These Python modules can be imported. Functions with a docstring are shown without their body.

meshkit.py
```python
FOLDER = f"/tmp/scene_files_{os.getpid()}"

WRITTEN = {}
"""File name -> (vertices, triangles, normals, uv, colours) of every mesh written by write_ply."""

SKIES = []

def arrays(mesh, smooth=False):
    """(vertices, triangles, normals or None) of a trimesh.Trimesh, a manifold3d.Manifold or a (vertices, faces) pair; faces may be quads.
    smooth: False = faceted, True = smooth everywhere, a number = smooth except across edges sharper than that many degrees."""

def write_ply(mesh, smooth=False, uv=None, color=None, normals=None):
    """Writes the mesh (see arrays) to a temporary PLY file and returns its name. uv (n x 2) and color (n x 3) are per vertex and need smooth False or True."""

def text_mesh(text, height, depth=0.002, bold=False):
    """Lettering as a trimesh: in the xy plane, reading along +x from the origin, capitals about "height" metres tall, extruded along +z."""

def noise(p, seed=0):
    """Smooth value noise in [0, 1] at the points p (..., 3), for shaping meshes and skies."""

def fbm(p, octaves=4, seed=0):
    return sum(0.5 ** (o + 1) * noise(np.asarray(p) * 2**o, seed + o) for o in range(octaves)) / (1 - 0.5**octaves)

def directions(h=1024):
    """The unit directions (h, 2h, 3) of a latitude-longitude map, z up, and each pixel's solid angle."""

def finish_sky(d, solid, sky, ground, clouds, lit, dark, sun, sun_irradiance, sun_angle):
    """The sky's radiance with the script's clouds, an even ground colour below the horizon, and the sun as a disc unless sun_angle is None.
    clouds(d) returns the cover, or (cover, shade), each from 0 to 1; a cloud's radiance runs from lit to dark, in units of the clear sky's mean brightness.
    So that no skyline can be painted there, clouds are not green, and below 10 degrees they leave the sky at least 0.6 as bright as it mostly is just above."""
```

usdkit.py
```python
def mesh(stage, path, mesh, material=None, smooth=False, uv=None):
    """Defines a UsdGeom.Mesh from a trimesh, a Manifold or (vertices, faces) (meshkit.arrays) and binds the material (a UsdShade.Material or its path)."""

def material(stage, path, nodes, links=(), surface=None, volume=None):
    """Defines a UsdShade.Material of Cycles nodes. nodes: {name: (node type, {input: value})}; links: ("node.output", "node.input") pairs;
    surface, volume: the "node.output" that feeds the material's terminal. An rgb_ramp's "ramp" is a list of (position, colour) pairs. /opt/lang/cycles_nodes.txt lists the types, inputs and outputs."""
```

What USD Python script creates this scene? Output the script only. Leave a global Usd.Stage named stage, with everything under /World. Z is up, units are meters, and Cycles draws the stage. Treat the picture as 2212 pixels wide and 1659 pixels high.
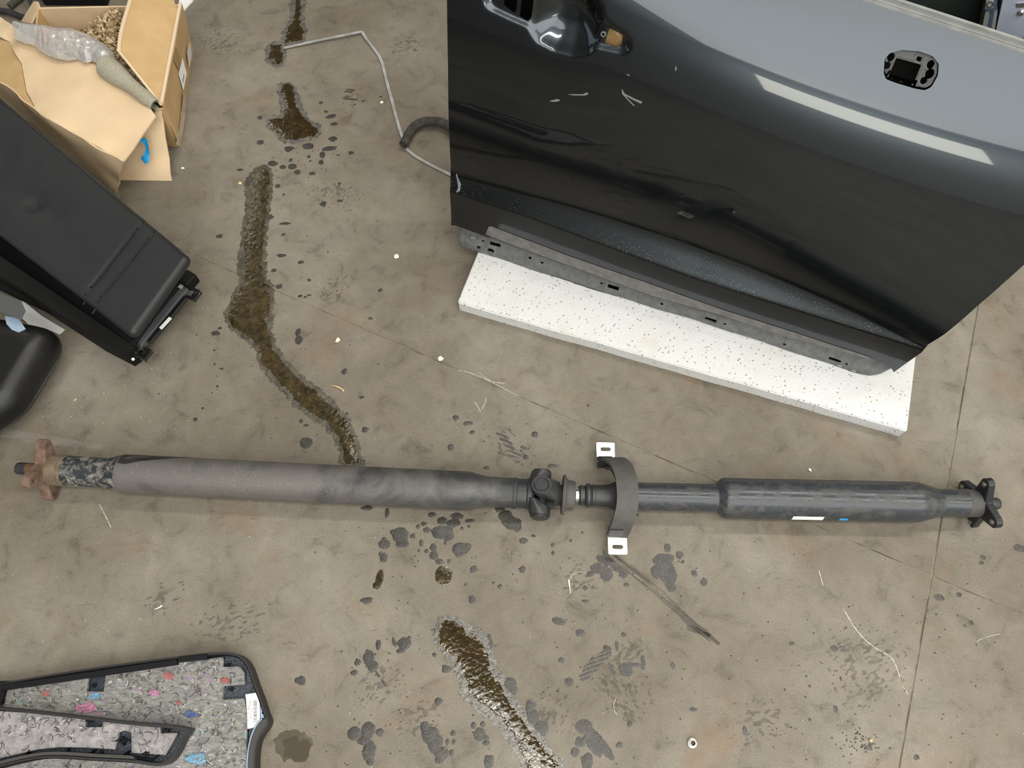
import math
import numpy as np
import trimesh
import manifold3d as m3
import usdkit
import meshkit
from pxr import Usd, UsdGeom, UsdLux, Gf, Sdf
from shapely.geometry import Polygon, LineString, Point
from shapely.ops import unary_union

stage = Usd.Stage.CreateInMemory()
UsdGeom.SetStageUpAxis(stage, UsdGeom.Tokens.z)
UsdGeom.SetStageMetersPerUnit(stage, 1.0)
UsdGeom.Xform.Define(stage, '/World')

# ------------------------------------------------------------------ camera
F_PX, TILT, CAM_H, CX, CY = 1660.0, math.radians(24.0), 1.55, 1106.0, 829.5
cam = UsdGeom.Camera.Define(stage, '/World/camera')
cam.AddTranslateOp().Set(Gf.Vec3d(0, 0, CAM_H))
cam.AddRotateXOp().Set(24.0)
cam.CreateHorizontalApertureAttr(36.0)
cam.CreateVerticalApertureAttr(27.0)
cam.CreateFocalLengthAttr(36.0 * F_PX / 2212)
cam.CreateClippingRangeAttr(Gf.Vec2f(0.05, 100))
cam.CreateExposureAttr(-0.30)

# ------------------------------------------------------------------ lights
def rect_light(name, loc, w, h, rot, color, intensity):
    l = UsdLux.RectLight.Define(stage, '/World/' + name)
    l.AddTranslateOp().Set(Gf.Vec3d(*loc))
    l.AddRotateXYZOp().Set(Gf.Vec3f(*rot))
    l.CreateWidthAttr(w); l.CreateHeightAttr(h)
    l.CreateColorAttr(Gf.Vec3f(*color)); l.CreateIntensityAttr(intensity)
    return l

WARM = (1.0, 0.97, 0.88)
for k, (x, y, w, h, i) in enumerate([(3.0, 4.6, 4.6, 0.30, 18.0), (1.9, 2.05, 4.8, 0.30, 32.0), (-3.8, 5.2, 2.2, 0.40, 12.0), (1.6, -0.35, 5.5, 0.34, 25.0)]):
    rect_light('strip_light_%03d' % k, (x, y, 4.45), w, h, (0, 0, 0), WARM, i)
# daylight: translucent roof panels over the half of the hall behind the photographer, high windows behind and to the left
rect_light('roof_daylight', (2.3, -3.9, 4.55), 8.8, 5.0, (0, 0, 0), (1.0, 1.0, 0.955), 4.6)
rect_light('strip_light_rear', (-0.45, -6.85, 3.40), 2.5, 1.1, (90, 0, 0), (1.0, 0.98, 0.84), 11.0)
rect_light('window_daylight', (-6.85, 0.5, 2.6), 1.6, 6.0, (0, -90, 0), (0.78, 0.90, 1.0), 1.2)

# ------------------------------------------------------------------ helpers
FW = np.array([0, math.sin(TILT), -math.cos(TILT)]); RT = np.array([1.0, 0, 0]); DN = np.cross(FW, RT)
CAM = np.array([0, 0, CAM_H])
def ray(px, py):
    return FW + RT * ((px - CX) / F_PX) + DN * ((py - CY) / F_PX)
def W(px, py, z=0.0):
    """the point of the place at height z which the photograph shows at (px, py)"""
    d = ray(px, py)
    return CAM + d * ((z - CAM_H) / d[2])
def W2(px, py, z=0.0):
    return W(px, py, z)[:2]
def Ws(pts, z=0.0):
    return np.array([W(p[0], p[1], p[2] if len(p) > 2 else z) for p in pts])

USED = {}
def fresh(path):
    n = USED.get(path, -1) + 1
    USED[path] = n
    return path if n == 0 else '%s_%03d' % (path, n)
ORIGIN = {}
def thing(name, label, cat, loc=(0, 0, 0), group=None, kind=None):
    p = fresh('/World/' + name)
    x = UsdGeom.Xform.Define(stage, p)
    x.AddTranslateOp().Set(Gf.Vec3d(*map(float, loc)))
    ORIGIN[p] = np.array(loc, float)
    tag(x.GetPrim(), label, cat, group, kind)
    return p
def tag(prim, label=None, cat=None, group=None, kind=None):
    for k, v in (('label', label), ('category', cat), ('group', group), ('kind', kind)):
        if v: prim.SetCustomDataByKey(k, v)
def obj(name, mesh, mat, parent='/World', smooth=30, label=None, cat=None, group=None, kind=None):
    p = fresh(parent + '/' + name)
    top = parent
    while top not in ORIGIN and top != '/World':
        top = top.rsplit('/', 1)[0]
    off = ORIGIN.get(top, np.zeros(3))
    if hasattr(mesh, 'to_mesh'):
        mm = mesh.to_mesh(); mesh = trimesh.Trimesh(mm.vert_properties[:, :3], mm.tri_verts, process=False)
    if isinstance(mesh, (tuple, list)):
        mesh = trimesh.Trimesh(np.asarray(mesh[0], float), np.asarray(mesh[1], int), process=False)
    mesh = mesh.copy(); mesh.vertices = mesh.vertices - off
    m = usdkit.mesh(stage, p, mesh, mat, smooth=smooth)
    tag(m.GetPrim(), label, cat, group, kind)
    return p
def cat(ms):
    return trimesh.util.concatenate([x for x in ms])
def to_tm(m):
    mm = m.to_mesh(); return trimesh.Trimesh(mm.vert_properties[:, :3], mm.tri_verts, process=False)
def to_m3(t):
    return m3.Manifold(m3.Mesh(np.asarray(t.vertices, np.float32), np.asarray(t.faces, np.uint32)))

def unit(v):
    v = np.asarray(v, float); return v / np.linalg.norm(v)
def tube(points, r, sides=10, caps=True):
    p = np.asarray(points, float); n = len(p)
    r = np.broadcast_to(r, (n,))
    t = np.gradient(p, axis=0); t /= np.linalg.norm(t, axis=1, keepdims=True)
    ref = np.array([0, 0, 1.0]) if abs(t[:, 2]).max() < 0.95 else np.array([0.3, 1.0, 0.1])
    a = np.cross(t, ref); a /= np.linalg.norm(a, axis=1, keepdims=True)
    b = np.cross(t, a)
    th = np.arange(sides) * 2 * np.pi / sides
    v = p[:, None] + r[:, None, None] * (np.cos(th)[None, :, None] * a[:, None] + np.sin(th)[None, :, None] * b[:, None])
    v = v.reshape(-1, 3)
    i, j = np.meshgrid(np.arange(n - 1), np.arange(sides), indexing='ij')
    q = np.stack([i * sides + j, (i + 1) * sides + j, (i + 1) * sides + (j + 1) % sides, i * sides + (j + 1) % sides], -1).reshape(-1, 4)
    f = np.vstack([q[:, [0, 1, 2]], q[:, [0, 2, 3]]])
    if caps:
        v = np.vstack([v, p[0], p[-1]]); k = len(v)
        js = np.arange(sides); jn = (js + 1) % sides
        f = np.vstack([f, np.stack([np.full(sides, k - 2), js, jn], 1), np.stack([np.full(sides, k - 1), (n - 1) * sides + jn, (n - 1) * sides + js], 1)])
    return trimesh.Trimesh(v, f, process=False)
def spline(pts, n=40):
    from scipy.interpolate import CubicSpline
    p = np.asarray(pts, float)
    s = np.r_[0, np.cumsum(np.linalg.norm(np.diff(p, axis=0), axis=1))]
    return CubicSpline(s, p)(np.linspace(0, s[-1], n))
def lathe(prof, O, a, sides=64):
    """prof: (t along the axis, radius)"""
    a = unit(a); b = unit(np.cross([0, 0, 1], a)); c = np.cross(a, b)
    prof = np.asarray(prof, float); n = len(prof); th = np.arange(sides) * 2 * np.pi / sides
    v = O + prof[:, None, 0:1] * a + prof[:, None, 1:2] * (np.cos(th)[None, :, None] * b + np.sin(th)[None, :, None] * c)
    v = v.reshape(-1, 3)
    i, j = np.meshgrid(np.arange(n - 1), np.arange(sides), indexing='ij')
    q = np.stack([i * sides + j, i * sides + (j + 1) % sides, (i + 1) * sides + (j + 1) % sides, (i + 1) * sides + j], -1).reshape(-1, 4)
    f = np.vstack([q[:, [0, 1, 2]], q[:, [0, 2, 3]]])[:, ::-1]
    return trimesh.Trimesh(v, f, process=False)
def frame_box(c, ax, ay, az, sx, sy, sz, bevel=0.0):
    """box of full sizes along three axes, with rounded edges as the hull of small spheres"""
    ax, ay, az = unit(ax), unit(ay), unit(az)
    pts = []
    if bevel <= 0:
        for i in (-.5, .5):
            for j in (-.5, .5):
                for k in (-.5, .5):
                    pts.append(np.asarray(c) + ax * sx * i + ay * sy * j + az * sz * k)
    else:
        s = trimesh.creation.icosphere(1, bevel).vertices
        for i in (-1, 1):
            for j in (-1, 1):
                for k in (-1, 1):
                    o = np.asarray(c) + ax * i * max(sx / 2 - bevel, 0) + ay * j * max(sy / 2 - bevel, 0) + az * k * max(sz / 2 - bevel, 0)
                    pts.extend(o + s)
    return hull(pts)
def hull(pts):
    return trimesh.Trimesh(np.asarray(pts, float), process=False).convex_hull
def cyl(p0, p1, r, sides=32, r1=None):
    p0, p1 = np.asarray(p0, float), np.asarray(p1, float)
    L = np.linalg.norm(p1 - p0); r1 = r if r1 is None else r1
    bv = min(0.0012, r * 0.2, L * 0.2)
    a = unit(p1 - p0)
    prof = [(0, 1e-5), (0, r - bv), (bv, r), (L - bv, r1), (L, r1 - bv), (L, 1e-5)]
    if abs(a[2]) > 0.99:
        b = np.array([1.0, 0, 0]); c = np.cross(a, b)
        th = np.arange(sides) * 2 * np.pi / sides; pr = np.array(prof); n = len(pr)
        v = (p0 + pr[:, None, 0:1] * a + pr[:, None, 1:2] * (np.cos(th)[None, :, None] * b + np.sin(th)[None, :, None] * c)).reshape(-1, 3)
        i, j = np.meshgrid(np.arange(n - 1), np.arange(sides), indexing='ij')
        q = np.stack([i * sides + j, i * sides + (j + 1) % sides, (i + 1) * sides + (j + 1) % sides, (i + 1) * sides + j], -1).reshape(-1, 4)
        return trimesh.Trimesh(v, np.vstack([q[:, [0, 1, 2]], q[:, [0, 2, 3]]])[:, ::-1], process=False)
    return lathe(prof, p0, a, sides)
def prism(poly, z0, z1):
    if not isinstance(poly, Polygon): poly = Polygon(poly)
    if not poly.is_valid: poly = poly.buffer(0)
    gs = getattr(poly, 'geoms', [poly])
    out = []
    for g in gs:
        if g.area < 1e-9: continue
        m = trimesh.creation.extrude_polygon(g, z1 - z0, engine='earcut'); m.apply_translation([0, 0, z0]); out.append(m)
    return cat(out)
def sheet(pts3, thick=0.004, sub=0.0, wrinkle=0.0, seed=0, freq=12.0):
    """a sheet of cardboard, plastic or the like through a loop of points in space"""
    p = np.asarray(pts3, float); c = p.mean(0)
    u, s, vt = np.linalg.svd(p - c)
    n = vt[2]; n = n if n[2] >= 0 else -n
    e1 = unit(vt[0]); e2 = np.cross(n, e1)
    q = np.stack([(p - c) @ e1, (p - c) @ e2], 1); hgt = (p - c) @ n
    poly = Polygon(q)
    m = trimesh.creation.extrude_polygon(poly if poly.is_valid else poly.buffer(0), thick, engine='earcut')
    if sub > 0:
        mm = to_m3(m).refine_to_length(sub); m = to_tm(mm)
    v = m.vertices
    # height of the sheet over its mean plane: inverse distance from the loop's points
    dd = np.linalg.norm(v[:, None, :2] - q[None], axis=2) + 1e-6
    w = 1 / dd ** 2.5; h = (w * hgt).sum(1) / w.sum(1)
    z = v[:, 2] - thick + h
    if wrinkle: z = z + wrinkle * (meshkit.fbm(np.c_[v[:, :2] * freq, np.zeros(len(v))], 3, seed) - 0.5)
    m.vertices = c + v[:, :1] * e1 + v[:, 1:2] * e2 + z[:, None] * n
    return m

def poly_sdf(P, poly):
    """signed distance to a polygon, positive inside"""
    poly = np.asarray(poly, float); A = poly; B = np.roll(poly, -1, 0)
    d2 = np.full(len(P), 1e9); ins = np.zeros(len(P), bool)
    for a, b in zip(A, B):
        e = b - a; w = P - a
        t = np.clip((w @ e) / max(e @ e, 1e-18), 0, 1)
        r = w - t[:, None] * e
        d2 = np.minimum(d2, (r * r).sum(1))
        c1 = (P[:, 1] >= a[1]) != (P[:, 1] >= b[1])
        if abs(e[1]) > 1e-15:
            xi = a[0] + (P[:, 1] - a[1]) * e[0] / e[1]
            ins ^= c1 & (P[:, 0] < xi)
    return np.where(ins, 1, -1) * np.sqrt(d2)
def clip_mesh(V, F, f):
    """keeps the part of a triangle mesh where f > 0"""
    s = f > 0
    tri = s[F]; cnt = tri.sum(1)
    out = [V[F[cnt == 3]]]
    for want in (1, 2):
        FF = F[cnt == want]
        if not len(FF): continue
        odd = s[FF] if want == 1 else ~s[FF]
        k = odd.argmax(1); r = np.arange(len(FF))
        a, b, c = FF[r, k], FF[r, (k + 1) % 3], FF[r, (k + 2) % 3]
        def cut(i, j):
            t = (f[i] / (f[i] - f[j]))[:, None]; return V[i] + t * (V[j] - V[i])
        ab, ac = cut(a, b), cut(a, c)
        if want == 1: out.append(np.stack([V[a], ab, ac], 1))
        else:
            out.append(np.stack([ab, V[b], V[c]], 1)); out.append(np.stack([ab, V[c], ac], 1))
    T = np.concatenate(out).reshape(-1, 3)
    key = np.round(T / 2e-6).astype(np.int64)
    _, first, inv = np.unique(key, axis=0, return_index=True, return_inverse=True)
    FF = inv.reshape(-1, 3)
    ok = (FF[:, 0] != FF[:, 1]) & (FF[:, 1] != FF[:, 2]) & (FF[:, 0] != FF[:, 2])
    return T[first], FF[ok]
def grid(x0, x1, y0, y1, res):
    nx, ny = max(int((x1 - x0) / res) + 1, 3), max(int((y1 - y0) / res) + 1, 3)
    X, Y = np.meshgrid(np.linspace(x0, x1, nx), np.linspace(y0, y1, ny), indexing='ij')
    i, j = np.meshgrid(np.arange(nx - 1), np.arange(ny - 1), indexing='ij')
    a = i * ny + j
    q = np.stack([a, a + ny, a + ny + 1, a + 1], -1).reshape(-1, 4)
    return X.ravel(), Y.ravel(), np.vstack([q[:, [0, 1, 2]], q[:, [0, 2, 3]]]), (nx, ny)
def film(f, bounds, res, z0=0.0004, rise=0.0008, width=0.004, rough=0.0, rfreq=125):
    """a thin layer of liquid on the floor where f (metres inside the edge) is positive"""
    x, y, F, _ = grid(*bounds, res)
    P = np.c_[x, y]; v = f(P)
    z = z0 + rise * (1 - np.exp(-np.maximum(v, 0) / width))
    if rough: z = z + rough * (meshkit.fbm(np.c_[P * rfreq, 0 * x], 2, 3) - 0.5) * np.clip(v / .002, 0, 1)
    V, F = clip_mesh(np.c_[x, y, z], F, v)
    return trimesh.Trimesh(V, F, process=False)
def nz(P, freq, seed=0, oct=3):
    return meshkit.fbm(np.c_[P * freq, np.full(len(P), 0.37)], oct, seed) - 0.5

# ------------------------------------------------------------------ materials
LOOK = '/World/Looks/'
UsdGeom.Scope.Define(stage, '/World/Looks')
def ramp(*s): return {"ramp": list(s)}
def g3(v): return (v, v, v)
def plain(name, col, rough=0.5, metal=0.0, spec=0.5, bump=0.0, bscale=200.0, col2=None, nscale=20.0, lo=0.4, hi=0.6, detail=4, coat=0.0, rough2=None, bdist=0.001, **extra):
    nodes = {"p": ("principled_bsdf", {"base_color": col, "roughness": rough, "metallic": metal, "specular_ior_level": spec, "coat_weight": coat, **extra}),
             "g": ("geometry", {})}
    links = []
    if col2 is not None:
        nodes["n"] = ("noise_texture", {"scale": nscale, "detail": detail, "roughness": 0.6})
        nodes["r"] = ("rgb_ramp", ramp((lo, col), (hi, col2)))
        links += [("g.position", "n.vector"), ("n.fac", "r.fac"), ("r.color", "p.base_color")]
        if rough2 is not None:
            nodes["rr"] = ("map_range", {"from_min": lo, "from_max": hi, "to_min": rough, "to_max": rough2, "clamp": True})
            links += [("n.fac", "rr.value"), ("rr.result", "p.roughness")]
    if bump:
        nodes["bn"] = ("noise_texture", {"scale": bscale, "detail": 3.0, "roughness": 0.6})
        nodes["b"] = ("bump", {"strength": bump, "distance": bdist})
        links += [("g.position", "bn.vector"), ("bn.fac", "b.height"), ("b.normal", "p.normal")]
    return usdkit.material(stage, LOOK + name, nodes, links, surface="p.BSDF")

# concrete: a trowelled grey-beige slab with darker mottling, rusty clouds, fine scratches and grit
concrete = usdkit.material(stage, LOOK + 'concrete', {
    "g": ("geometry", {}), "p": ("principled_bsdf", {"roughness": 0.62, "specular_ior_level": 0.35}),
    "n1": ("noise_texture", {"scale": 2.3, "detail": 5, "roughness": 0.6}),
    "n2": ("noise_texture", {"scale": 17, "detail": 7, "roughness": 0.68, "distortion": 0.6}),
    "n3": ("noise_texture", {"scale": 420, "detail": 2, "roughness": 0.7}),
    "n4": ("noise_texture", {"scale": 4.2, "detail": 6, "roughness": 0.66, "distortion": 0.4}),
    "mp": ("mapping", {"rotation": (0, 0, 0.18), "scale": (26, 105, 50)}),
    "n5": ("noise_texture", {"scale": 1.0, "detail": 5, "roughness": 0.75, "distortion": 1.2}),
    "n6": ("noise_texture", {"scale": 70, "detail": 3, "roughness": 0.6}),
    "v1": ("voronoi_texture", {"scale": 62, "randomness": 1.0}),
    "v2": ("voronoi_texture", {"scale": 95, "randomness": 1.0}),
    "r1": ("rgb_ramp", ramp((0.3, (0.136, 0.113, 0.085)), (0.5, (0.192, 0.168, 0.135)), (0.7, (0.248, 0.224, 0.188)))),
    "r2": ("rgb_ramp", ramp((0.28, (0.50, 0.48, 0.45)), (0.44, g3(0.90)), (0.56, g3(1.0)), (0.78, (1.18, 1.17, 1.14)))),
    "m1": ("mix", {"mix_type": "multiply", "fac": 0.9}),
    "r3": ("rgb_ramp", ramp((0.25, g3(0.62)), (0.75, g3(1.30)))),
    "m2": ("mix", {"mix_type": "multiply", "fac": 0.8}),
    "r4": ("rgb_ramp", ramp((0.56, g3(0)), (0.72, g3(0.55)))),
    "m3": ("mix", {"color2": (0.19, 0.115, 0.065)}),
    "r5": ("rgb_ramp", ramp((0.30, g3(0.65)), (0.40, g3(0.0)))),
    "m4": ("mix", {"color2": (0.10, 0.082, 0.06)}),
    "r6": ("rgb_ramp", ramp((0.0, g3(1)), (0.055, g3(1)), (0.075, g3(0)))),
    "r6b": ("rgb_ramp", ramp((0.58, g3(0)), (0.64, g3(0.8)))),
    "mm6": ("math", {"math_type": "multiply"}),
    "m5": ("mix", {"color2": (0.035, 0.028, 0.022)}),
    "r7": ("rgb_ramp", ramp((0.0, g3(1)), (0.06, g3(1)), (0.075, g3(0)))),
    "r7b": ("rgb_ramp", ramp((0.60, g3(0)), (0.66, g3(0.7)))),
    "mm7": ("math", {"math_type": "multiply"}),
    "n7": ("noise_texture", {"scale": 8, "detail": 3}),
    "m6": ("mix", {"color2": (0.62, 0.58, 0.5)}),
    "add": ("math", {"math_type": "multiply_add", "value2": 0.5}),
    "b": ("bump", {"strength": 0.35, "distance": 0.0015}),
}, [("g.position", "n1.vector"), ("g.position", "n2.vector"), ("g.position", "n3.vector"), ("g.position", "n4.vector"), ("g.position", "mp.vector"),
    ("mp.vector", "n5.vector"), ("g.position", "n6.vector"), ("g.position", "v1.vector"), ("g.position", "v2.vector"), ("g.position", "n7.vector"),
    ("n1.fac", "r1.fac"), ("n2.fac", "r2.fac"), ("r1.color", "m1.color1"), ("r2.color", "m1.color2"),
    ("n3.fac", "r3.fac"), ("m1.color", "m2.color1"), ("r3.color", "m2.color2"),
    ("n4.fac", "r4.fac"), ("r4.color", "m3.fac"), ("m2.color", "m3.color1"),
    ("n5.fac", "r5.fac"), ("r5.color", "m4.fac"), ("m3.color", "m4.color1"),
    ("v1.distance", "r6.fac"), ("n2.fac", "r6b.fac"), ("r6.color", "mm6.value1"), ("r6b.color", "mm6.value2"), ("mm6.value", "m5.fac"), ("m4.color", "m5.color1"),
    ("v2.distance", "r7.fac"), ("n7.fac", "r7b.fac"), ("r7.color", "mm7.value1"), ("r7b.color", "mm7.value2"), ("mm7.value", "m6.fac"), ("m5.color", "m6.color1"),
    ("m6.color", "p.base_color"),
    ("n3.fac", "add.value1"), ("n6.fac", "add.value3"), ("add.value", "b.height"), ("b.normal", "p.normal")], surface="p.BSDF")
joint_dirt = plain('joint_dirt', (0.10, 0.075, 0.052), 0.9, col2=(0.23, 0.20, 0.155), nscale=14)

# oil: a dark amber film with a puckered, mirror-like skin
def oil(name, deep, thin, strength, scale=230.0, rough=0.09, spec=0.6):
    return usdkit.material(stage, LOOK + name, {
        "g": ("geometry", {}), "p": ("principled_bsdf", {"roughness": rough, "ior": 1.58, "specular_ior_level": spec}),
        "n": ("noise_texture", {"scale": 48, "detail": 7, "roughness": 0.72}),
        "r": ("rgb_ramp", ramp((0.36, deep), (0.64, thin))),
        "bn": ("noise_texture", {"scale": scale, "detail": 3, "roughness": 0.6, "distortion": 0.8}),
        "b": ("bump", {"strength": strength, "distance": 0.0009}),
    }, [("g.position", "n.vector"), ("n.fac", "r.fac"), ("r.color", "p.base_color"), ("g.position", "bn.vector"), ("bn.fac", "b.height"), ("b.normal", "p.normal")], surface="p.BSDF")
oil_bright = oil('oil_bright', (0.016, 0.010, 0.003), (0.045, 0.028, 0.007), 0.45, 150, 0.05)
oil_amber = oil('oil_amber', (0.013, 0.010, 0.005), (0.070, 0.049, 0.020), 0.6, 170, 0.07)
oil_edge = oil('oil_edge', (0.060, 0.056, 0.050), (0.15, 0.14, 0.125), 0.8, 220.0, 0.12)
oil_soak = oil('oil_soak', (0.030, 0.027, 0.025), (0.060, 0.055, 0.050), 0.8, 260.0, 0.28, 0.4)
def see_through(name, col, amount, lo, hi, scale=(60, 60, 60), rot=0.0, rough=0.6):
    return usdkit.material(stage, LOOK + name, {
        "g": ("geometry", {}), "mp": ("mapping", {"mapping_type": "texture", "rotation": (0, 0, rot), "scale": tuple(1.0 / q for q in scale)}),
        "n": ("noise_texture", {"scale": 1.0, "detail": 5, "roughness": 0.65}),
        "r": ("map_range", {"from_min": lo, "from_max": hi, "to_min": 0.0, "to_max": amount, "clamp": True}),
        "p": ("principled_bsdf", {"base_color": col, "roughness": rough}), "t": ("transparent_bsdf", {}), "m": ("mix_closure", {}),
    }, [("g.position", "mp.vector"), ("mp.vector", "n.vector"), ("n.fac", "r.value"), ("r.result", "m.fac"), ("t.BSDF", "m.closure1"), ("p.BSDF", "m.closure2")], surface="m.closure")
damp = see_through('damp', (0.075, 0.055, 0.035), 0.50, 0.2, 0.5, (22, 22, 22))
scuff = see_through('scuff', (0.07, 0.062, 0.052), 0.75, 0.40, 0.60, (9, 170, 60), -0.707)
grime_film = see_through('grime_film', (0.075, 0.062, 0.048), 0.36, 0.25, 0.6, (50, 50, 50))
haze_mark = see_through('dust_mark', (0.50, 0.49, 0.47), 0.28, 0.35, 0.7, (14, 60, 40), -0.1)
chalk = see_through('chalk', (0.72, 0.70, 0.66), 0.9, 0.35, 0.6, (150, 150, 150))

# the door's metallic paint under clear coat; fine dust has settled low down, on and around the ledge
def paint(name, dust):
    base = (0.032, 0.040, 0.050)
    nodes = {"g": ("geometry", {}), "p": ("principled_bsdf", {"base_color": base, "metallic": 1.0, "roughness": 0.26, "coat_weight": 1.0, "coat_roughness": 0.03, "specular_ior_level": 0.5}),
             "v": ("voronoi_texture", {"scale": 190}), "r": ("rgb_ramp", ramp((0.0, g3(dust)), (0.16, g3(dust)), (0.26, g3(0)))),
             "n": ("noise_texture", {"scale": 25, "detail": 4}), "r2": ("rgb_ramp", ramp((0.40, g3(0.1)), (0.58, g3(1)))),
             "sn": ("separate_xyz", {}), "mn": ("map_range", {"from_min": 0.33, "from_max": 0.46, "to_min": 0.0, "to_max": 1.0, "clamp": True}), "mm1": ("math", {"math_type": "multiply"}),
             "s": ("separate_xyz", {}), "mz": ("map_range", {"from_min": 0.24, "from_max": 0.17, "to_min": 0.0, "to_max": 1.0, "clamp": True}), "mm0": ("math", {"math_type": "multiply"}),
             "mm": ("math", {"math_type": "multiply"}), "d": ("diffuse_bsdf", {"color": (0.42, 0.43, 0.44)}), "mc": ("mix_closure", {}),
             "w": ("noise_texture", {"scale": 300, "detail": 1}), "b": ("bump", {"strength": 0.03, "distance": 0.0006})}
    links = [("g.position", "v.vector"), ("g.position", "n.vector"), ("g.position", "s.vector"), ("s.z", "mz.value"), ("v.distance", "r.fac"), ("n.fac", "r2.fac"), ("r.color", "mm0.value1"), ("r2.color", "mm0.value2"),
             ("mm0.value", "mm.value1"), ("mz.result", "mm.value2"), ("g.normal", "sn.vector"), ("sn.z", "mn.value"), ("mm.value", "mm1.value1"), ("mn.result", "mm1.value2"), ("mm1.value", "mc.fac"), ("p.BSDF", "mc.closure1"), ("d.BSDF", "mc.closure2"),
             ("g.position", "w.vector"), ("w.fac", "b.height"), ("b.normal", "p.normal")]
    return usdkit.material(stage, LOOK + name, nodes, links, surface="mc.closure")
door_paint = paint('door_paint', 0.38)
primer = plain('primer', (0.105, 0.107, 0.11), 0.55, col2=(0.165, 0.166, 0.17), nscale=60, metal=0.15, lo=.35, hi=.7)
primer_pale = plain('primer_pale', (0.15, 0.157, 0.153), 0.45, col2=(0.19, 0.197, 0.19), nscale=30, metal=0.2)
primer_mid = plain('primer_mid', (0.064, 0.068, 0.071), 0.5, spec=0.3)
tape_grey = plain('tape_grey', (0.125, 0.12, 0.117), 0.75, col2=(0.165, 0.16, 0.155), nscale=60, bump=0.3)
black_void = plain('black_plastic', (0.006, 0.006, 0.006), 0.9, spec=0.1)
blue_paint = plain('blue_paint', (0.06, 0.085, 0.13), 0.3, metal=0.3, coat=0.6)
blue_pale = plain('blue_pale_paint', (0.22, 0.25, 0.33), 0.4, metal=0.2, col2=(0.28, 0.31, 0.38), nscale=15)
glass_dark = plain('dark_glass', (0.022, 0.028, 0.025), 0.12, spec=0.4)
nut_steel = plain('nut_steel', (0.40, 0.39, 0.37), 0.3, metal=0.8)
zinc = plain('zinc_plate', (0.80, 0.80, 0.78), 0.35, metal=0.35)
steel = plain('zinc_steel', (0.72, 0.72, 0.70), 0.25, metal=1.0)
tan_plastic = plain('tan_plastic', (0.24, 0.15, 0.06), 0.5, col2=(0.30, 0.20, 0.09), nscale=30)
scratch_paint = plain('paint_chip', (0.17, 0.18, 0.19), 0.6)

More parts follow.
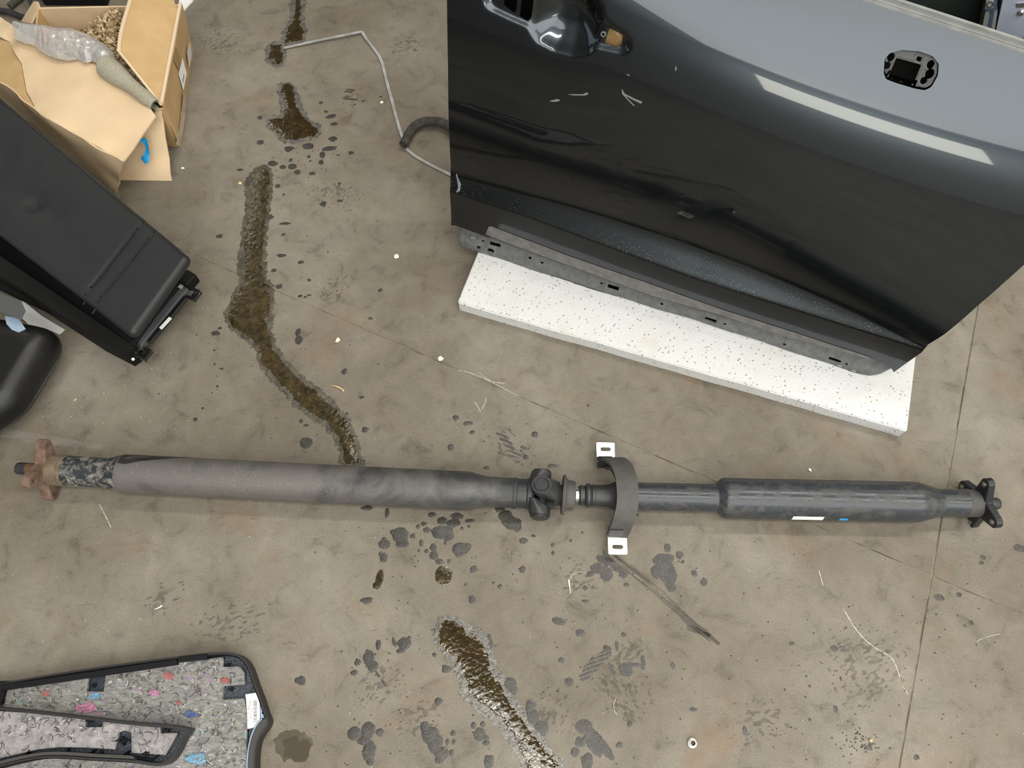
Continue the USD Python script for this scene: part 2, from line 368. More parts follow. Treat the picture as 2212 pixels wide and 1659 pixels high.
foam_white = usdkit.material(stage, LOOK + 'foam_white', {
    "g": ("geometry", {}), "p": ("principled_bsdf", {"roughness": 0.75, "specular_ior_level": 0.3}),
    "v": ("voronoi_texture", {"scale": 105}), "r": ("rgb_ramp", ramp((0.0, g3(1)), (0.13, g3(1)), (0.24, g3(0)))),
    "n": ("noise_texture", {"scale": 55, "detail": 2}), "r2": ("rgb_ramp", ramp((0.36, g3(0)), (0.52, g3(0.85)))), "mm": ("math", {"math_type": "multiply"}),
    "n2": ("noise_texture", {"scale": 7, "detail": 5, "roughness": 0.65}), "r3": ("rgb_ramp", ramp((0.40, (0.64, 0.645, 0.655)), (0.58, (0.62, 0.622, 0.625)), (0.76, (0.58, 0.54, 0.49)))),
    "m": ("mix", {"color2": (0.16, 0.145, 0.12)}),
    "vb": ("voronoi_texture", {"scale": 230}), "b": ("bump", {"strength": 0.35, "distance": 0.0012, "invert": True}),
}, [("g.position", "v.vector"), ("g.position", "n.vector"), ("g.position", "n2.vector"), ("v.distance", "r.fac"), ("n.fac", "r2.fac"), ("r.color", "mm.value1"), ("r2.color", "mm.value2"),
    ("mm.value", "m.fac"), ("n2.fac", "r3.fac"), ("r3.color", "m.color1"), ("m.color", "p.base_color"), ("g.position", "vb.vector"), ("vb.distance", "b.height"), ("b.normal", "p.normal")], surface="p.BSDF")

# propeller shaft
def dusty(name, base, dust, scale, lo, hi, rough=0.5, metal=0.3, specks=0.0, stretch=(1, 1, 1)):
    nodes = {"g": ("geometry", {}), "mp": ("mapping", {"scale": stretch}), "p": ("principled_bsdf", {"roughness": rough, "metallic": metal}),
             "n": ("noise_texture", {"scale": scale, "detail": 7, "roughness": 0.68, "distortion": 0.35}), "r": ("rgb_ramp", ramp((lo, base), (hi, dust))),
             "rr": ("map_range", {"from_min": lo, "from_max": hi, "to_min": rough, "to_max": 0.8, "clamp": True}),
             "v": ("voronoi_texture", {"scale": 130}), "r2": ("rgb_ramp", ramp((0.0, g3(specks)), (0.12, g3(specks)), (0.2, g3(0)))),
             "n2": ("noise_texture", {"scale": 60, "detail": 2}), "r3": ("rgb_ramp", ramp((0.5, g3(0)), (0.62, g3(1)))), "mm": ("math", {"math_type": "multiply"}),
             "m": ("mix", {"color2": (0.62, 0.60, 0.57)}),
             "bn": ("noise_texture", {"scale": 350, "detail": 2}), "b": ("bump", {"strength": 0.15, "distance": 0.0006})}
    links = [("g.position", "mp.vector"), ("mp.vector", "n.vector"), ("n.fac", "r.fac"), ("n.fac", "rr.value"), ("rr.result", "p.roughness"), ("g.position", "v.vector"), ("v.distance", "r2.fac"),
             ("g.position", "n2.vector"), ("n2.fac", "r3.fac"), ("r2.color", "mm.value1"), ("r3.color", "mm.value2"), ("mm.value", "m.fac"), ("r.color", "m.color1"), ("m.color", "p.base_color"),
             ("g.position", "bn.vector"), ("bn.fac", "b.height"), ("b.normal", "p.normal")]
    return usdkit.material(stage, LOOK + name, nodes, links, surface="p.BSDF")
# the front tube: grey road dust towards its rusty end, bare black paint towards the joint
tube_front = usdkit.material(stage, LOOK + 'shaft_tube_front', {
    "g": ("geometry", {}), "s": ("separate_xyz", {}), "p": ("principled_bsdf", {"roughness": 0.5, "metallic": 0.2}),
    "n": ("noise_texture", {"scale": 9, "detail": 6, "roughness": 0.65, "distortion": 0.8}),
    "mr": ("map_range", {"from_min": -1.0, "from_max": 0.05, "to_min": 0.32, "to_max": -0.12, "clamp": True}),
    "a": ("math", {"math_type": "add"}),
    "r": ("rgb_ramp", ramp((0.36, (0.040, 0.041, 0.044)), (0.5, (0.085, 0.082, 0.080)), (0.66, (0.132, 0.123, 0.118)))),
    "v": ("voronoi_texture", {"scale": 230}), "r2": ("rgb_ramp", ramp((0.0, g3(0.7)), (0.14, g3(0.8)), (0.22, g3(0)))),
    "n2": ("noise_texture", {"scale": 45, "detail": 2}), "r3": ("rgb_ramp", ramp((0.48, g3(0)), (0.6, g3(1)))), "mm": ("math", {"math_type": "multiply"}),
    "mx": ("map_range", {"from_min": -0.85, "from_max": -0.2, "to_min": 1.0, "to_max": 0.15, "clamp": True}), "mm2": ("math", {"math_type": "multiply"}),
    "m": ("mix", {"color2": (0.50, 0.49, 0.47)}),
    "bn": ("noise_texture", {"scale": 300, "detail": 2}), "b": ("bump", {"strength": 0.25, "distance": 0.0006}),
}, [("g.position", "s.vector"), ("g.position", "n.vector"), ("s.x", "mr.value"), ("mr.result", "a.value1"), ("n.fac", "a.value2"), ("a.value", "r.fac"),
    ("g.position", "v.vector"), ("v.distance", "r2.fac"), ("g.position", "n2.vector"), ("n2.fac", "r3.fac"), ("r2.color", "mm.value1"), ("r3.color", "mm.value2"),
    ("s.x", "mx.value"), ("mx.result", "mm2.value1"), ("mm.value", "mm2.value2"), ("mm2.value", "m.fac"), ("r.color", "m.color1"), ("m.color", "p.base_color"),
    ("g.position", "bn.vector"), ("bn.fac", "b.height"), ("b.normal", "p.normal")], surface="p.BSDF")
tube_rear = dusty('shaft_tube_rear', (0.042, 0.047, 0.056), (0.098, 0.091, 0.082), 40, 0.48, 0.72, 0.25, 0.2, 0.0, (0.8, 1.6, 1))
joint_black = plain('joint_black', (0.032, 0.034, 0.038), 0.42, metal=0.3, col2=(0.050, 0.051, 0.054), nscale=18)
rubber = plain('rubber', (0.022, 0.023, 0.026), 0.42, col2=(0.035, 0.036, 0.040), nscale=25)
rubber_dusty = plain('rubber_dusty', (0.060, 0.058, 0.055), 0.7, col2=(0.078, 0.075, 0.070), nscale=25, bump=0.2)
rust = plain('rust', (0.105, 0.058, 0.040), 0.85, col2=(0.18, 0.118, 0.088), nscale=45, bump=0.7, lo=0.38, hi=0.62)
rust_orange = plain('rust_orange', (0.11, 0.058, 0.024), 0.85, bump=0.5)
rust_tan = plain('rust_tan', (0.115, 0.083, 0.053), 0.85, col2=(0.165, 0.124, 0.086), nscale=50, bump=0.7)
grease = see_through('grease', (0.022, 0.022, 0.025), 0.95, 0.34, 0.52, (10, 110, 110), 0.05, 0.4)
neck_worn = dusty('neck_worn', (0.022, 0.026, 0.032), (0.24, 0.225, 0.20), 60, 0.46, 0.64, 0.45, 0.1, 1.0)
spider_black = plain('spider_black', (0.020, 0.021, 0.025), 0.30, metal=0.2)
spider_dull = plain('spider_dull', (0.11, 0.11, 0.115), 0.6)

cardboard = plain('cardboard', (0.47, 0.315, 0.155), 0.85, col2=(0.52, 0.355, 0.185), nscale=12, spec=0.2)
cardboard_pale = plain('cardboard_pale', (0.62, 0.465, 0.30), 0.85, col2=(0.67, 0.51, 0.335), nscale=9, spec=0.2)
cardboard_edge = plain('cardboard_edge', (0.66, 0.52, 0.37), 0.9, spec=0.2)
kraft = plain('kraft_paper', (0.34, 0.23, 0.11), 0.85, col2=(0.66, 0.52, 0.34), nscale=55, spec=0.2)
paper_white = plain('paper_white', (0.86, 0.86, 0.86), 0.6)
foam_grey = plain('foam_grey', (0.30, 0.275, 0.215), 0.9, col2=(0.35, 0.325, 0.26), nscale=150, bump=0.4, bscale=400)
blue_film = plain('blue_film', (0.015, 0.33, 0.72), 0.3, coat=0.3)
blue_pale_film = plain('blue_grey_plastic', (0.27, 0.36, 0.47), 0.5)
ink = plain('ink', (0.10, 0.10, 0.12), 0.6)
clear_film = usdkit.material(stage, LOOK + 'clear_film', {
    "t": ("transparent_bsdf", {"color": (0.93, 0.94, 0.95)}), "gl": ("glossy_bsdf", {"color": (0.95, 0.96, 1.0), "roughness": 0.12}), "d": ("diffuse_bsdf", {"color": (0.78, 0.79, 0.82)}),
    "f": ("fresnel", {"IOR": 1.7}), "m": ("mix_closure", {}), "m2": ("mix_closure", {"fac": 0.34}),
}, [("f.fac", "m.fac"), ("t.BSDF", "m.closure1"), ("gl.BSDF", "m.closure2"), ("m.closure", "m2.closure1"), ("d.BSDF", "m2.closure2")], surface="m2.closure")
leather = plain('black_leather', (0.0180, 0.0192, 0.0215), 0.44, bump=0.35, bscale=420, spec=0.4, bdist=0.0006)
leather_soft = plain('black_leather_soft', (0.009, 0.009, 0.0095), 0.38, bump=0.2, bscale=420, spec=0.4, bdist=0.0006)
frame_black = plain('frame_black', (0.006, 0.006, 0.0065), 0.7, spec=0.2)
gloss_black = plain('gloss_black', (0.012, 0.012, 0.013), 0.12, coat=0.5)
grey_plastic = plain('grey_plastic', (0.075, 0.078, 0.083), 0.4)
panel_black = plain('panel_black', (0.011, 0.011, 0.013), 0.6, spec=0.12)
panel_edge = plain('panel_edge', (0.022, 0.021, 0.022), 0.5)
panel_dull = plain('panel_dull', (0.050, 0.047, 0.045), 0.65)
panel_sheen = plain('panel_textured', (0.030, 0.040, 0.058), 0.22, bump=0.8, bscale=260, bdist=0.0012, spec=0.9)

felt = usdkit.material(stage, LOOK + 'felt', {
    "g": ("geometry", {}), "p": ("principled_bsdf", {"roughness": 0.95, "specular_ior_level": 0.1}),
    "mp": ("mapping", {"rotation": (0, 0, -0.45), "scale": (1.0, 2.2, 1)}),
    "n": ("noise_texture", {"scale": 75, "detail": 6, "roughness": 0.75, "distortion": 1.0}),
    "r": ("rgb_ramp", ramp((0.27, (0.045, 0.045, 0.05)), (0.39, (0.165, 0.163, 0.162)), (0.5, (0.262, 0.256, 0.250)), (0.72, (0.41, 0.40, 0.39)))),
    "v": ("voronoi_texture", {"scale": 38}), "hs": ("hsv", {"saturation": 0.8, "value": 0.6}), 
    "r2": ("rgb_ramp", ramp((0.0, g3(0.75)), (0.20, g3(0.6)), (0.42, g3(0)))),
    "n3": ("noise_texture", {"scale": 60, "detail": 4, "distortion": 2}), "r3": ("rgb_ramp", ramp((0.50, g3(0)), (0.62, g3(0.8)))), "mm": ("math", {"math_type": "multiply"}),
    "m": ("mix", {}), "n4": ("noise_texture", {"scale": 9, "detail": 3}), "r4": ("rgb_ramp", ramp((0.35, (1.0, 0.97, 1.0)), (0.65, (0.98, 1.0, 0.95)))), "m4": ("mix", {"mix_type": "multiply", "fac": 1.0}),
    "b": ("bump", {"strength": 0.8, "distance": 0.003}),
}, [("g.position", "mp.vector"), ("mp.vector", "n.vector"), ("n.fac", "r.fac"), ("mp.vector", "v.vector"), ("v.color", "hs.color"), ("v.distance", "r2.fac"), ("g.position", "n3.vector"), ("n3.fac", "r3.fac"),
    ("r2.color", "mm.value1"), ("r3.color", "mm.value2"), ("mm.value", "m.fac"), ("r.color", "m.color1"), ("hs.color", "m.color2"),
    ("g.position", "n4.vector"), ("n4.fac", "r4.fac"), ("m.color", "m4.color1"), ("r4.color", "m4.color2"), ("m4.color", "p.base_color"), ("n.fac", "b.height"), ("b.normal", "p.normal")], surface="p.BSDF")
fibre_dark = plain('fibre_dark', (0.045, 0.045, 0.05), 0.9)
fibre_white = plain('fibre_white', (0.80, 0.79, 0.77), 0.8)
fibre_red = see_through('fibre_red', (0.50, 0.13, 0.12), 0.85, 0.36, 0.58, (170, 260, 100), 0.4, 0.95)
fibre_pink = see_through('fibre_pink', (0.66, 0.24, 0.44), 0.85, 0.36, 0.58, (170, 260, 100), 0.4, 0.95)
fibre_blue = see_through('fibre_blue', (0.08, 0.14, 0.45), 0.85, 0.36, 0.58, (170, 260, 100), 0.4, 0.95)
fibre_sky = see_through('fibre_sky', (0.20, 0.42, 0.62), 0.85, 0.36, 0.58, (170, 260, 100), 0.4, 0.95)

strap_grey = plain('strap_grey', (0.27, 0.27, 0.27), 0.5, col2=(0.36, 0.36, 0.36), nscale=30)
foam_black = plain('foam_black', (0.030, 0.027, 0.024), 0.9, col2=(0.055, 0.05, 0.045), nscale=60, bump=0.6)
paper_scrap = plain('paper_scrap', (0.74, 0.66, 0.50), 0.8, col2=(0.80, 0.74, 0.62), nscale=90)
wood_chip = plain('wood_chip', (0.55, 0.36, 0.18), 0.8, col2=(0.70, 0.52, 0.30), nscale=90)
wall_paint = plain('wall_paint', (0.60, 0.60, 0.57), 0.8, col2=(0.66, 0.66, 0.63), nscale=1.5)
wall_dark = plain('wall_dark', (0.16, 0.16, 0.155), 0.8, col2=(0.20, 0.20, 0.19), nscale=1.5)
ceiling_paint = plain('ceiling_paint', (0.72, 0.72, 0.70), 0.8)
floor_far = concrete

# ------------------------------------------------------------------ the room: floor slabs with control joints, walls, ceiling
def sline(p, q, ext=30):
    a, b = W2(*p), W2(*q); d = (b - a) / np.linalg.norm(b - a)
    return LineString([a - d * ext, b + d * ext])
joint_a = sline((370, 530), (2212, 1330)); joint_b = sline((2112, 664), (1942, 1659))
room = Polygon([(-7, -7), (7, -7), (7, 6), (-7, 6)])
cut = unary_union([joint_a.buffer(0.0014), joint_b.buffer(0.0017)])
fl = thing('floor', 'grey beige concrete workshop floor stained with oil', 'floor', (0, 0, 0), kind='structure')
obj('joint_filler', trimesh.creation.box(bounds=[[-7, -7, -0.05], [7, 6, -0.0012]]), joint_dirt, fl)
for g in sorted(room.difference(cut).geoms, key=lambda g: (round(g.centroid.x, 2), round(g.centroid.y, 2))):
    obj('slab', prism(g, -0.002, 0.0), concrete, fl, smooth=False)
def wall(name, lo, hi, m, label):
    obj(name, trimesh.creation.box(bounds=[lo, hi]), m, smooth=False, label=label, cat=name.split('_')[0], kind='structure')
wall('wall_back', (-7.1, 6, -0.05), (7.1, 6.1, 4.7), wall_dark, 'plain wall at the far end of the workshop')
wall('wall_front', (-7.1, -7.1, -0.05), (7.1, -7, 4.7), wall_paint, 'wall behind the photographer with high windows')
wall('wall_left', (-7.1, -7, -0.05), (-7, 6, 4.7), wall_dark, 'left wall of the workshop')
wall('wall_right', (7, -7, -0.05), (7.1, 6, 4.7), wall_paint, 'right wall of the workshop')
wall('ceiling', (-7.1, -7.1, 4.6), (7.1, 6.1, 4.7), ceiling_paint, 'pale ceiling of the workshop')

# ------------------------------------------------------------------ car door standing on the foam board
ZF = 0.036
FL, FR = W(988, 653, ZF), W(1960, 932, ZF)
foam_e = unit(FR - FL); foam_b = np.array([-foam_e[1], foam_e[0], 0])
foam_len = np.linalg.norm(FR - FL); foam_dep = 0.52
fx, fy, ff, (fnx, fny) = grid(0, foam_len, 0, foam_dep, 0.008)
def foam_board():
    poly = LineString([(0, 0), (foam_len, 0)]).segmentize(0.02)
    pts = [(0.004, 0.0)] + [(s, 0.006 * (meshkit.fbm(np.array([[s * 9, 0.3, 0]]), 3, 5)[0] - 0.55)) for s in np.linspace(0.02, foam_len - 0.02, 60)] + [(foam_len - 0.003, 0.0), (foam_len, 0.004), (foam_len - 0.004, foam_dep), (0.0, foam_dep), (0, 0.005)]
    P = Polygon(pts)
    lo, mid, hi = prism(P.buffer(-0.001), 0.0, 0.004), prism(P, 0.002, ZF - 0.003), prism(P.buffer(-0.0025), 0.003, ZF)
    m = to_tm(m3.Manifold.batch_boolean([to_m3(lo), to_m3(mid), to_m3(hi)], m3.OpType.Add).refine_to_length(0.012))
    v = m.vertices
    v[:, 2] = np.where(v[:, 2] > ZF - 0.001, v[:, 2] - 0.0018 * (meshkit.fbm(np.c_[v[:, :2] * 30, 0 * v[:, 0]], 3, 8)), v[:, 2])
    m.vertices = np.array([FL[0], FL[1], 0]) + v[:, :1] * foam_e + v[:, 1:2] * foam_b + v[:, 2:] * np.array([0, 0, 1])
    return m
obj('foam_board', foam_board(), foam_white, smooth=25, label='speckled white foam board lying under the bottom edge of the grey car door', cat='foam board')

PHI = math.radians(13)
DO = W(990, 535, ZF); DB = W(1860, 812, ZF)
DE = unit(DB - DO); DBK = np.array([-DE[1], DE[0], 0])
DU = np.array([0, 0, 1]) * math.cos(PHI) + DBK * math.sin(PHI)
DN_ = np.cross(DE, DU)            # outward normal, towards the photographer
if DN_[1] > 0: DN_ = -DN_
def D3(e, s, d):
    e, s, d = np.broadcast_arrays(np.asarray(e, float), np.asarray(s, float), np.asarray(d, float))
    w = DO + e[..., None] * DE + s[..., None] * DU + d[..., None] * DN_
    w[..., 2] = np.maximum(w[..., 2], ZF + 0.0008)        # nothing of the door sinks into the foam
    return w
def DL(px, py, d=0.0):
    """(along the sill, up the door) of the point of the door, d proud of its mean plane, seen at (px, py)"""
    r = ray(px, py); o = DO + d * DN_
    t = ((o - CAM) @ DN_) / (r @ DN_); w = CAM + r * t - o
    return np.array([w @ DE, w @ DU])
def DLs(pts, d=0.0): return np.array([DL(p[0], p[1], d) for p in pts])
def curve_fn(pts, d, deg=2):
    q = DLs(pts, d); c = np.polyfit(q[:, 0], q[:, 1], deg)
    return lambda e: np.polyval(c, e)
def line_fn(pts, d):
    q = DLs(pts, d); q = q[np.argsort(q[:, 0])]
    def fn(e):
        y = np.interp(e, q[:, 0], q[:, 1])
        lo = q[0, 1] + (e - q[0, 0]) * (q[1, 1] - q[0, 1]) / (q[1, 0] - q[0, 0]); hi = q[-1, 1] + (e - q[-1, 0]) * (q[-1, 1] - q[-2, 1]) / (q[-1, 0] - q[-2, 0])
        return np.where(e < q[0, 0], lo, np.where(e > q[-1, 0], hi, y))
    return fn
s_lip = line_fn([(975, 487), (1416, 643), (1886, 778), (1931, 803)], 0.012)
s_led = line_fn([(971, 416), (1136, 467), (1500, 600), (1989, 757)], 0.020)
s_top = curve_fn([(975, 372), (1220, 430), (1472, 529), (1725, 613), (1935, 705), (2009, 742)], -0.008)
s_belt = curve_fn([(1640, -49), (1880, 28.5), (1985, 58.5), (2090, 96), (2212, 143)], -0.062, 1)
s_sh = curve_fn([(1330, 60), (1640, 212), (2090, 364), (2212, 412)], -0.012)

RES = 0.0026
de, ds, dF, (dnx, dny) = grid(-0.10, 1.20, 0.0, 0.76, RES)
E2, S2 = de.reshape(dnx, dny), ds.reshape(dnx, dny)
def smoothstep(a, b, x):
    t = np.clip((x - a) / (b - a), 0, 1); return t * t * (3 - 2 * t)
def door_profile():
    from scipy.ndimage import gaussian_filter1d
    e = E2[:, :1]; S = np.linspace(0, 0.76, 3041)[None]; st = 0.76 / 3040
    lip, led, top, sh, belt = s_lip(e), s_led(e), s_top(e), s_sh(e), s_belt(e)
    # tilt of the surface, degrees, positive = faces up
    body = -7 + 9 * smoothstep(top, top + 0.20, S) + 6 * smoothstep(top + 0.10, sh, S) + 17.0 * smoothstep(sh - 0.055, sh + 0.085, S) + 10 * smoothstep(sh + 0.02, belt, S)
    ledge = 23 - 5 * smoothstep(0.6, 1.05, e)
    a = np.where(S < led, -5.0, np.where(S < top, ledge, body))
    fine, coarse = gaussian_filter1d(a, 2.0 / 0.25, axis=1), gaussian_filter1d(a, 12 / 0.25, axis=1)
    w = smoothstep(led + 0.010, led + 0.030, S)
    a = fine * (1 - w) + coarse * w
    d = -np.cumsum(np.tan(np.radians(a)), axis=1) * st
    mid = 0.5 * (lip + led)[:, 0]
    ref = np.array([np.interp(m, S[0], d[i]) for i, m in enumerate(mid)])
    d = d - ref[:, None] + 0.016 - 0.020 * (e - 0.45) ** 2        # with a slight bow along the car
    dsh = np.array([np.interp(x, S[0], r) for x, r in zip(sh[:, 0], d)]); ev = e[:, 0]
    core = (ev > 0.1) & (ev < 1.05); fit = np.polyval(np.polyfit(ev[core], (dsh + 0.020 * (ev - .45) ** 2)[core], 1), ev) - 0.045 * (ev - .45) ** 2
    cor = dsh - fit; cor = np.where(ev < 0.16, np.interp(0.16, ev, cor), cor)
    d = d - cor[:, None] * smoothstep(top + 0.01, sh - 0.05, S)     # the shoulder runs in one even sweep
    d = np.stack([np.interp(S2[0], S[0], r) for r in d])
    return gaussian_filter1d(d, 3.0, axis=0, mode='nearest')
DD = door_profile()
from scipy.interpolate import RegularGridInterpolator
skin_d = RegularGridInterpolator((E2[:, 0], S2[0]), DD, bounds_error=False, fill_value=None)
def on_skin(px, py):
    d = 0.0
    for _ in range(12):
        q = DL(px, py, d); d = float(skin_d(q)[0])
    return np.array([q[0], q[1]]), d
def skin_poly(pts): return np.array([on_skin(*p)[0] for p in pts])
def roundp(poly, r):
    p = Polygon(poly).buffer(0).buffer(-r).buffer(2 * r).buffer(-r)
    if hasattr(p, 'geoms'): p = max(p.geoms, key=lambda g: g.area)
    return np.array(p.segmentize(0.004).exterior.coords)[:-1]
GP = np.c_[de, ds]
edge_l = skin_poly([(965, -80), (965.5, 0), (968, 150), (971, 300), (974, 360), (972, 415), (974, 450), (975, 487)])
edge_r = skin_poly([(1931, 804), (1960, 783), (1990, 762), (2005, 744), (2040, 722), (2110, 662), (2212, 572)])
lipline = [(x, float(s_lip(np.array(x)))) for x in np.linspace(edge_l[-1][0] + 0.01, edge_r[0][0] - 0.01, 30)]
beltline = [(x, float(s_belt(np.array(x)))) for x in np.linspace(edge_r[-1][0] + 0.05, edge_l[0][0] - 0.03, 30)]
outline = np.array([tuple(p) for p in edge_l] + lipline + [tuple(p) for p in edge_r] + [tuple(edge_r[-1] + q) for q in ((0.030, 0.055), (0.048, 0.12), (0.055, 0.20))] + beltline)
fskin = poly_sdf(GP, outline)
# pressed handle bowl and its two side flats
bowl = roundp(skin_poly([(1147, 60), (1148, 30), (1158, 0), (1164, -22), (1195, -36), (1240, -36), (1275, -15), (1295, 25), (1299, 60), (1287, 93), (1267, 111), (1240, 115), (1200, 106), (1165, 87)]), 0.012)
lobe_l = roundp(skin_poly([(1046, -20), (1047, 2), (1053, 17), (1064, 25), (1102, 43), (1150, 64), (1165, 0), (1150, -45), (1060, -45)]), 0.006)
lobe_r = roundp(skin_poly([(1285, 35), (1303, 42), (1325, 58), (1345, 71), (1360, 92), (1357, 110), (1344, 115), (1302, 107), (1275, 100)]), 0.006)
sb, sl, sr = (poly_sdf(GP, q) for q in (bowl, lobe_l, lobe_r))
dip = np.maximum(0.007 * smoothstep(-0.002, 0.006, sl), 0.007 * smoothstep(-0.002, 0.006, sr))
dip = np.maximum(dip, 0.029 * (1 - (1 - np.clip((sb + 0.003) / 0.052, 0, 1)) ** 2) + 0.004 * (sb > -0.003))
from scipy.ndimage import gaussian_filter
dip = gaussian_filter(dip.reshape(dnx, dny), 1.3).ravel()
slots = [skin_poly(p) for p in ([(1088, -22), (1086, 14), (1107, 31), (1112, 28), (1117, -22)], [(1127, -22), (1120, 39), (1136, 48), (1145, 43), (1153, -22)], [(1314, 64), (1345, 79), (1340, 103), (1327, 106), (1304, 96)])]
slots[:2] = [roundp(p, 0.002) for p in slots[:2]]
mirror = roundp(skin_poly([(1909, 158), (1911, 128), (1922, 115), (1948, 108), (1985, 111), (2014, 121), (2028, 138), (2026, 163), (2012, 188), (1998, 195), (1975, 191), (1935, 179), (1914, 171)]), 0.006)
fhole = np.maximum.reduce([poly_sdf(GP, q) for q in slots + [mirror]])
c_screw = on_skin(1301, 78)[0]
fhole = np.maximum(fhole, 0.0025 - np.linalg.norm(GP - c_screw, axis=1))
fs = np.minimum(fskin, -fhole)
VV = np.c_[de, ds, DD.ravel() - dip]
sv, sf_ = clip_mesh(VV, dF, fs)
def orient(m, n):
    if (m.face_normals @ n).mean() < 0: m.invert()
    return m
def door_mesh(v, f): return orient(trimesh.Trimesh(D3(v[:, 0], v[:, 1], v[:, 2]), f, process=False), DN_)
door = thing('car_door', 'dark blue grey car door skin with pressed handle bowl, standing on white foam board', 'car door', (DO[0], DO[1], ZF))
obj('outer_skin', door_mesh(sv, sf_), door_paint, door, smooth=True)
# folded edge of the skin: a narrow return running back from its outline
def band(loop, d0, d1, shrink=0.0, closed=False):
    P = np.asarray(loop, float); n = len(P)
    dv = np.array([float(skin_d(p)[0]) for p in P])
    v = np.vstack([np.c_[P, dv + d0], np.c_[P, dv + d1]])
    i = np.arange(n if closed else n - 1); j = (i + 1) % n
    f = np.vstack([np.stack([i, j, n + j], 1), np.stack([i, n + j, n + i], 1)])
    return trimesh.Trimesh(D3(v[:, 0], v[:, 1], v[:, 2]), f, process=False)
low_loop = np.vstack([edge_l, lipline, edge_r, edge_r[-1] + [(0.030, 0.055), (0.048, 0.12)]])
obj('hem_flange', band(low_loop, 0.0, -0.012), door_paint, door, label='folded hem around the door skin')
# raw grey strip bonded along the lower lip
st_lo = [(1049, 506), (1136, 539), (1416, 641), (1560, 681), (1700, 727), (1886, 777)]; st_hi = [(1880, 771), (1690, 709), (1560, 668), (1400, 611), (1234, 554), (1100, 503), (1062, 488), (1056, 489)]
def skin_patch(poly_px, lift, res=0.004):
    q = skin_poly(poly_px) if not isinstance(poly_px, np.ndarray) else poly_px
    x, y, F, _ = grid(q[:, 0].min() - res, q[:, 0].max() + res, q[:, 1].min() - res, q[:, 1].max() + res, res)
    f = poly_sdf(np.c_[x, y], q)
    v, F = clip_mesh(np.c_[x, y, skin_d(np.c_[x, y]) + lift], F, f)
    return door_mesh(v, F)
obj('adhesive_strip', skin_patch(st_lo + st_hi, 0.0008, 0.003), tape_grey, door, label='matt grey bare strip along the lower lip')
def door_prism(poly, d0, d1):
    m = prism(poly, d0, d1); v = m.vertices; t = trimesh.Trimesh(D3(v[:, 0], v[:, 1], v[:, 2]), m.faces, process=False)
    if t.volume < 0: t.invert()
    return t
# lower shell: pressed steel sill of the inner door with slots and holes
def flat_poly(pts, d): return DLs(pts, d)
SD = -0.004
sill = flat_poly([(990, 489), (1048, 503), (1416, 636), (1560, 676), (1886, 771), (1926, 799), (1902, 808), (1880, 813), (1841, 810), (1693, 757), (1500, 693), (1245, 622), (1060, 556), (1025, 545), (995, 537), (989, 520)], SD)
xx, yy, FF, _ = grid(sill[:, 0].min() - .004, sill[:, 0].max() + .004, sill[:, 1].min() - .004, sill[:, 1].max() + .004, 0.0016)
QQ = np.c_[xx, yy]; fsill = poly_sdf(QQ, sill)
rects = [(1069, 529, .0125, .0042), (1325, 620, .0128, .0042), (1535, 690, .0128, .0042), (1803, 777, .0128, .0042)]
rounds = [(1043, 521, .003, .0022), (1035, 533, .005, .004), (1061, 541, .0085, .006), (1145, 557, .0036, .003), (1171, 567, .0036, .0022), (1300, 611, .0033, .002), (1430, 655, .0036, .0025), (1566, 698, .0033, .002), (1695, 742, .0036, .0025), (1816, 791, .0075, .0045), (1846, 801, .0075, .006), (1829, 785, .003, .002)]
hl = np.full(len(QQ), -1.0)
for px, py, a, b in rects:
    c = DL(px, py, SD); w = np.abs(QQ - c) - [a, b]; hl = np.maximum(hl, -np.maximum(w[:, 0], w[:, 1]))
for px, py, a, b in rounds:
    c = DL(px, py, SD); hl = np.maximum(hl, (1 - np.sqrt((((QQ - c) / [a, b]) ** 2).sum(1))) * b)
up_frac = fsill
rel = 0.0022 * np.sin(np.clip(QQ[:, 1] / 0.030, 0, 1.4) * np.pi) + 0.0010 * np.sign(np.sin(QQ[:, 0] * 42)) * (np.abs(np.sin(QQ[:, 0] * 42)) > 0.6) + 0.003 * smoothstep(0.0, 0.007, fsill)
v_, f_ = clip_mesh(np.c_[QQ, SD - 0.003 + rel], FF, np.minimum(fsill, -hl))
obj('sill_pressing', door_mesh(v_, f_), primer, door, smooth=True, label='grey primed steel sill with slots and holes')
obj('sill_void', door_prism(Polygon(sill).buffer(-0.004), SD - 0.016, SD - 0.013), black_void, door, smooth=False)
c_plug = DL(1022, 515, SD)
obj('drain_plug', cyl(D3(c_plug[0], c_plug[1], SD - 0.002), D3(c_plug[0], c_plug[1], SD + 0.004), 0.0085), tape_grey, door)
# hollow inner shell that closes the door behind the skin
inner = Polygon(outline).buffer(0).buffer(-0.012)
inner = unary_union([inner, Polygon(sill).buffer(-0.0015)]); inner = inner if not hasattr(inner, 'geoms') else max(inner.geoms, key=lambda g: g.area)
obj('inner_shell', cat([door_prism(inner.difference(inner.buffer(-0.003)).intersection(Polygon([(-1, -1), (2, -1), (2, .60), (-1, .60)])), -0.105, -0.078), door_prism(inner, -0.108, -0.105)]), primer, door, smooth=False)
obj('inner_wall', door_prism(Polygon([(-0.0, 0.06), (1.0, 0.1), (1.1, 0.42), (1.1, 0.62), (-0.0, 0.58)]), -0.103, -0.10), black_void, door, smooth=False)
